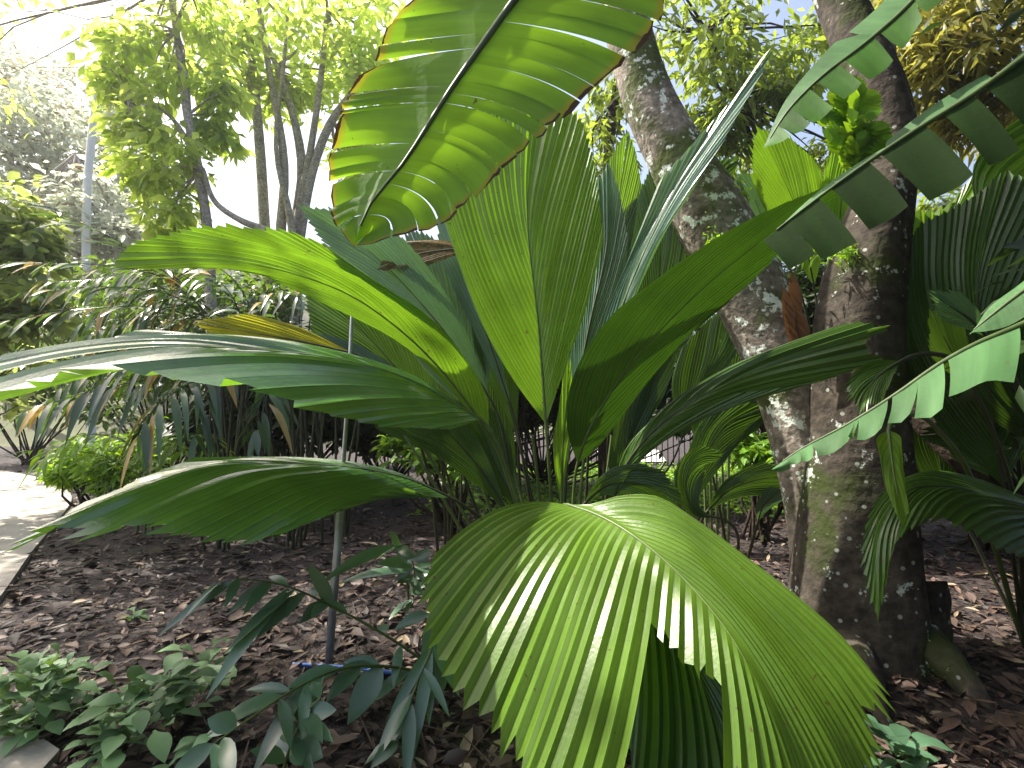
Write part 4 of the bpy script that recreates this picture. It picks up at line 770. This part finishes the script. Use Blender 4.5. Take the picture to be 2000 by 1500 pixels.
# ------------------------------------------------------------------ steel stake, blue pipe, fence
b = P(640, 1290, 2.8); b[2] = gz(b[0], b[1])
stk = thing('plant_stake', 'steel angle stake with a thin rod leaning up through the palm leaves', 'stake', b)
mb = MB(); top = P(672, 905, 2.78); lo = b - [0, 0, .08]; d = unit(top-lo); sx = unit(np.cross(d, [0, 1, 0])); sy = np.cross(sx, d)
L = np.linalg.norm(top-lo); ctr = (top+lo)/2; Rm = np.stack([sx, sy, d], 1)
box(mb, ctr, (.021, .0025, L/2), Rm); box(mb, ctr + sx*.0185 + sy*.02, (.0025, .0175, L/2), Rm)
mb.build('angle_post', M['stake'], stk)
mb = MB(); tube(mb, [P(664, 985, 2.77), P(678, 800, 2.82), P(690, 560, 2.95)], [.0115, .011, .009], 10, n=12); mb.build('rod', M['stake'], stk)
mb = MB()
for y in (915, 960): c = P(669 if y < 940 else 666, y, 2.77); tube(mb, [c-d*.012, c+d*.012], [.022, .022], 10, n=3)
mb.build('clamp', M['iron'], stk)
mb = MB(); q = [P(572, 1300, 2.76), P(640, 1308, 2.73), P(700, 1317, 2.7), P(790, 1326, 2.66), P(860, 1330, 2.64)]
for v in q: v[2] = gz(v[0], v[1]) + .03
tube(mb, q, .011, 10, n=24); hose = mb.build('irrigation_pipe', M['pipe'])
tag(hose, 'blue plastic pipe lying on the mulch at the foot of the stake', 'pipe')
b = gbase(1240, 11.0)
fen = thing('metal_fence', 'low fence of thin dark bars before the sunlit path', 'fence', b)
x0, x1 = P(930, 800, 11.4)[0], P(1560, 800, 10.6)[0]
mb = MB(); n_ = 60
for k in range(n_):
    u = k/(n_-1); tube(mb, [[x0+(x1-x0)*u, 11.4-.8*u, 0], [x0+(x1-x0)*u, 11.4-.8*u, 1.25]], .012, 6, n=2)
mb.build('bars', M['iron'], fen)
for z in (.12, 1.15):
    mb = MB(); tube(mb, [[x0, 11.43, z], [x1, 10.63, z]], .018, 6, n=2); mb.build('rail', M['iron'], fen)

# leaning dark log at the right
mb = MB(); a_, e_ = P(1770, 790, 3.3), P(2080, 1060, 2.75); tube(mb, [a_, (a_+e_)/2+[0, 0, -.02], e_, P(2200, 1220, 2.4)*[1, 1, 0]], [.07, .085, .1, .11], 14, n=30, wob=.05)
tag(mb.build('leaning_branch', M['bark_dark']), 'thick dark branch sloping down to the right edge', 'branch')

# ------------------------------------------------------------------ ginger stems in the foreground
def ginger(label, base, stems, mat='ginger'):
    t = thing('ginger_plant', label, 'plant', base)
    for path, leaves in stems:
        sp = curve(PP(path), 80); mb = MB(); tube(mb, sp[::8], np.linspace(.008, .003, 10), 6, n=20); s = mb.build('stem', M['petiole'], t)
        mb = MB(); 
        for u, (tx, ty, tY), wd in leaves:
            a_ = sp[int(u*79)]; e_ = P(tx, ty, tY); L = np.linalg.norm(e_-a_)
            dd = e_-a_ + [0, 0, .22*L]
            blades(mb, [a_], [dd], [np.array([0.1, -.55, .8])+rng.normal(0, .2, 3)], L*1.02, wd*.88, 7, .22, .22, wavy=.02)
        u = rng.uniform(.12, .97, 9); k = (u*79).astype(int); T = unit(np.gradient(sp, axis=0))[k]
        dd = T*.5 + np.where(np.arange(9) % 2, 1, -1)[:, None]*unit(np.cross(T, [0, -.3, 1])) + rng.normal(0, .25, (9, 3)); dd[:, 2] -= .25
        blades(mb, sp[k], dd, np.array([.1, -.5, .8])+rng.normal(0, .25, (9, 3)), rng.uniform(.1, .2, 9), rng.uniform(.035, .06, 9), 6, .22, .25, wavy=.02)
        mb.build('leaves', M[mat], s)
    return t
g1 = P(880, 1330, 2.6); g1[2] = 0
ginger('ginger plant beside the front leaf with stems arching over the blue pipe', g1, [
    ([(850, 1320, 2.6), (760, 1302, 2.4), (670, 1305, 2.2), (560, 1355, 1.95), (450, 1430, 1.75), (350, 1500, 1.6)],
     [(.15, (725, 1375, 2.4), .07), (.28, (690, 1400, 2.25), .13), (.38, (640, 1370, 2.1), .09), (.48, (560, 1345, 2.05), .08), (.62, (505, 1500, 1.8), .075), (.70, (415, 1430, 1.85), .10), (.85, (400, 1400, 1.75), .08), (.55, (590, 1400, 1.95), .06), (.92, (330, 1530, 1.6), .07)]),
    ([(880, 1330, 2.55), (840, 1200, 2.35), (845, 1260, 2.2), (815, 1330, 2.1), (790, 1410, 2.0), (765, 1500, 1.9)],
     [(.35, (862, 1350, 2.1), .07), (.45, (838, 1385, 2.1), .085), (.6, (760, 1420, 2.0), .05), (.62, (812, 1455, 2.0), .06), (.78, (740, 1480, 1.9), .06), (.8, (795, 1510, 1.9), .06), (.93, (725, 1500, 1.85), .06)]),
    ([(880, 1330, 2.6), (760, 1245, 2.5), (650, 1185, 2.4), (560, 1145, 2.3), (470, 1130, 2.2), (400, 1135, 2.15)],
     [(.5, (625, 1170, 2.4), .05), (.6, (590, 1215, 2.3), .07), (.68, (512, 1240, 2.2), .085), (.74, (430, 1335, 2.05), .075), (.72, (455, 1265, 2.1), .07), (.9, (325, 1235, 2.1), .05), (.96, (370, 1200, 2.1), .04), (.56, (590, 1080, 2.35), .07), (.82, (455, 1195, 2.2), .06)])])
g2 = P(560, 1500, 2.0); g2[2] = 0
ginger('short ginger shoot with pleated oval leaves at the bottom edge', g2, [
    ([(545, 1540, 1.95), (570, 1450, 1.95), (600, 1390, 1.95), (640, 1350, 1.95)], [(.4, (630, 1480, 1.9), .13), (.7, (660, 1385, 1.95), .08), (.5, (540, 1400, 2.0), .06), (.9, (610, 1330, 2.05), .05), (.25, (480, 1460, 1.9), .07)])])
g3 = P(800, 1180, 3.0); g3[2] = 0
ginger('young plant by the stake with one lime ribbon leaf', g3, [
    ([(800, 1185, 3.0), (790, 1110, 2.9), (770, 1060, 2.8)], [(.95, (635, 1135, 2.55), .07), (.8, (760, 1022, 2.8), .05)]),
    ([(805, 1185, 3.0), (810, 1120, 2.9), (800, 1075, 2.8)], [(.9, (835, 1100, 2.6), .16), (.6, (660, 1140, 2.7), .10), (.7, (730, 1100, 2.7), .08)])])
# small seedling stick
# ------------------------------------------------------------------ rosettes
def rosette(label, c, r, n, L, group='broad leaved rosettes in the mulch', mat='rosette', up=.55):
    t = thing('rosette_plant', label, 'plant', c, group); mb = MB()
    base = np.asarray(c) + rng.normal(0, r*.28, (n, 3))*[1, 1, 0]; a = rng.uniform(0, 6.283, n); el = rng.uniform(.15, 1.1, n)
    off = base-np.asarray(c); a = np.where(rng.random(n) < .6, np.arctan2(off[:, 1], off[:, 0]), a)
    base[:, 2] = np.asarray(c)[2] + .02 + rng.uniform(0, .14, n)*up/.55
    d = np.stack([np.cos(a)*np.cos(el), np.sin(a)*np.cos(el), np.sin(el)*up*1.5], -1)
    l = L*rng.uniform(.6, 1.2, n)
    blades(mb, base, d, np.stack([-np.cos(a)*.4, -np.sin(a)*.4, np.ones(n)], -1)+rng.normal(0, .2, (n, 3)), l, l*.46, 7, .16, .45, prof=[.12, .2, .55, .9, 1, .85, .5, .05], wavy=.03)
    mb.build('foliage', M[mat], t); return t
def gp(px, py):
    Yk = CAM_H/((py-790)/F); c = P(px, py, Yk); c[2] = gz(c[0], c[1]); return c
rosette('rosette clump nearest the path corner at the bottom left', gp(75, 1420), .25, 140, .14, up=.95)
rosette('looser rosette clump with bluish leaves right of the corner clump', gp(270, 1440), .34, 110, .15, up=.85)
rosette('thin leafy sprout beyond the corner rosettes', gp(400, 1335), .2, 20, .17)
rosette('small rosette at the foot of the front leaf, bottom right', gp(1765, 1500), .14, 24, .15, mat='ginger')
rosette('single broad oval leaved seedling at the bottom edge', gp(350, 1530), .10, 8, .16)
rosette('tiny fern like seedling alone on the mulch', gp(262, 1215), .05, 12, .10, up=.3)

# ------------------------------------------------------------------ ground cover and litter
mb = MB(); N = 9000
xx = rng.uniform(-1.2, 5.2, N); yy = rng.uniform(6.2, 10.6, N); keep = rng.random(N) < np.clip(.2+np.sin(xx*2.1+yy)*.4+.5, 0, 1); xx, yy = xx[keep], yy[keep]; N = len(xx)
a = rng.uniform(0, 6.28, N)
blades(mb, np.stack([xx, yy, rng.uniform(.02, .22, N)], -1), np.stack([np.cos(a), np.sin(a), rng.uniform(.0, .9, N)], -1), rng.normal(0, .4, (N, 3))+[0, 0, 1], rng.uniform(.07, .16, N), .07, 2, .2, .4)
tag(mb.build('ground_cover', M['cover']), 'bright green low ground cover in the sun behind the palm', 'ground cover', kind='stuff')
mb = MB(); N = 26000
yy = 1.2 + 9.3*rng.random(N)**1.7; xx = rng.uniform(-1.15, 1.15, N)*(yy+.4)
k = rng.random(N); zz = gz(xx, yy) + .006 + .035*rng.random(N)**2
from_path = np.ones(N, bool)
re_x = np.interp(yy, redge[:, 1], redge[:, 0]); from_path = xx > re_x + .04*rng.random(N)
lo2 = (yy < 3.7); from_path &= ~(lo2 & (xx < np.interp(yy, redge[:40, 1], redge[:40, 0]) + .02))
xx, yy, zz = xx[from_path], yy[from_path], zz[from_path]; N = len(xx); a = rng.uniform(0, 6.28, N)
Ls = rng.uniform(.03, .12, N)*np.where(rng.random(N) < .12, 1.5, 1)
blades(mb, np.stack([xx, yy, zz], -1), np.stack([np.cos(a), np.sin(a), rng.normal(.05, .18, N)], -1), rng.normal(0, .3, (N, 3))+[0, 0, 1], Ls, Ls*rng.uniform(.2, .5, N), 3, .45, rng.uniform(-.15, .4, N), wavy=.08)
N = 420; yy = 1.3 + 6*rng.random(N)**1.5; xx = rng.uniform(-1., 1.1, N)*yy; a = rng.uniform(0, 6.28, N)
ok = xx > np.interp(yy, redge[:, 1], redge[:, 0]) + .3; xx, yy, a = xx[ok], yy[ok], a[ok]; N = len(xx)
blades(mb, np.stack([xx, yy, gz(xx, yy)+.035], -1), np.stack([np.cos(a), np.sin(a), rng.normal(0, .06, N)], -1), [[0, 0, 1]]*N, rng.uniform(.12, .4, N), .009, 4, .6, .03, prof=[1, .9, .8, .6])
tag(mb.build('leaf_litter', M['litter']), 'brown fallen leaves scattered over the bed', 'leaf litter', kind='stuff')
# ------------------------------------------------------------------ thin haze volume added to imitate veiling glare
mb = MB(); box(mb, (0, 30, 13.0), (85, 60, 14.0)); hz = mb.build('haze', [], None, False)
m = bpy.data.materials.new('haze_air'); m.use_nodes = True; n = m.node_tree; n.nodes.clear()
o_ = n.nodes.new('ShaderNodeOutputMaterial'); v_ = n.nodes.new('ShaderNodeVolumePrincipled')
v_.inputs['Color'].default_value = (.95, .97, 1, 1); v_.inputs['Density'].default_value = .0018; v_.inputs['Anisotropy'].default_value = .7
n.links.new(v_.outputs[0], o_.inputs['Volume']); hz.data.materials.append(m); tag(hz, 'added thin haze imitating glare', None, kind='stuff')
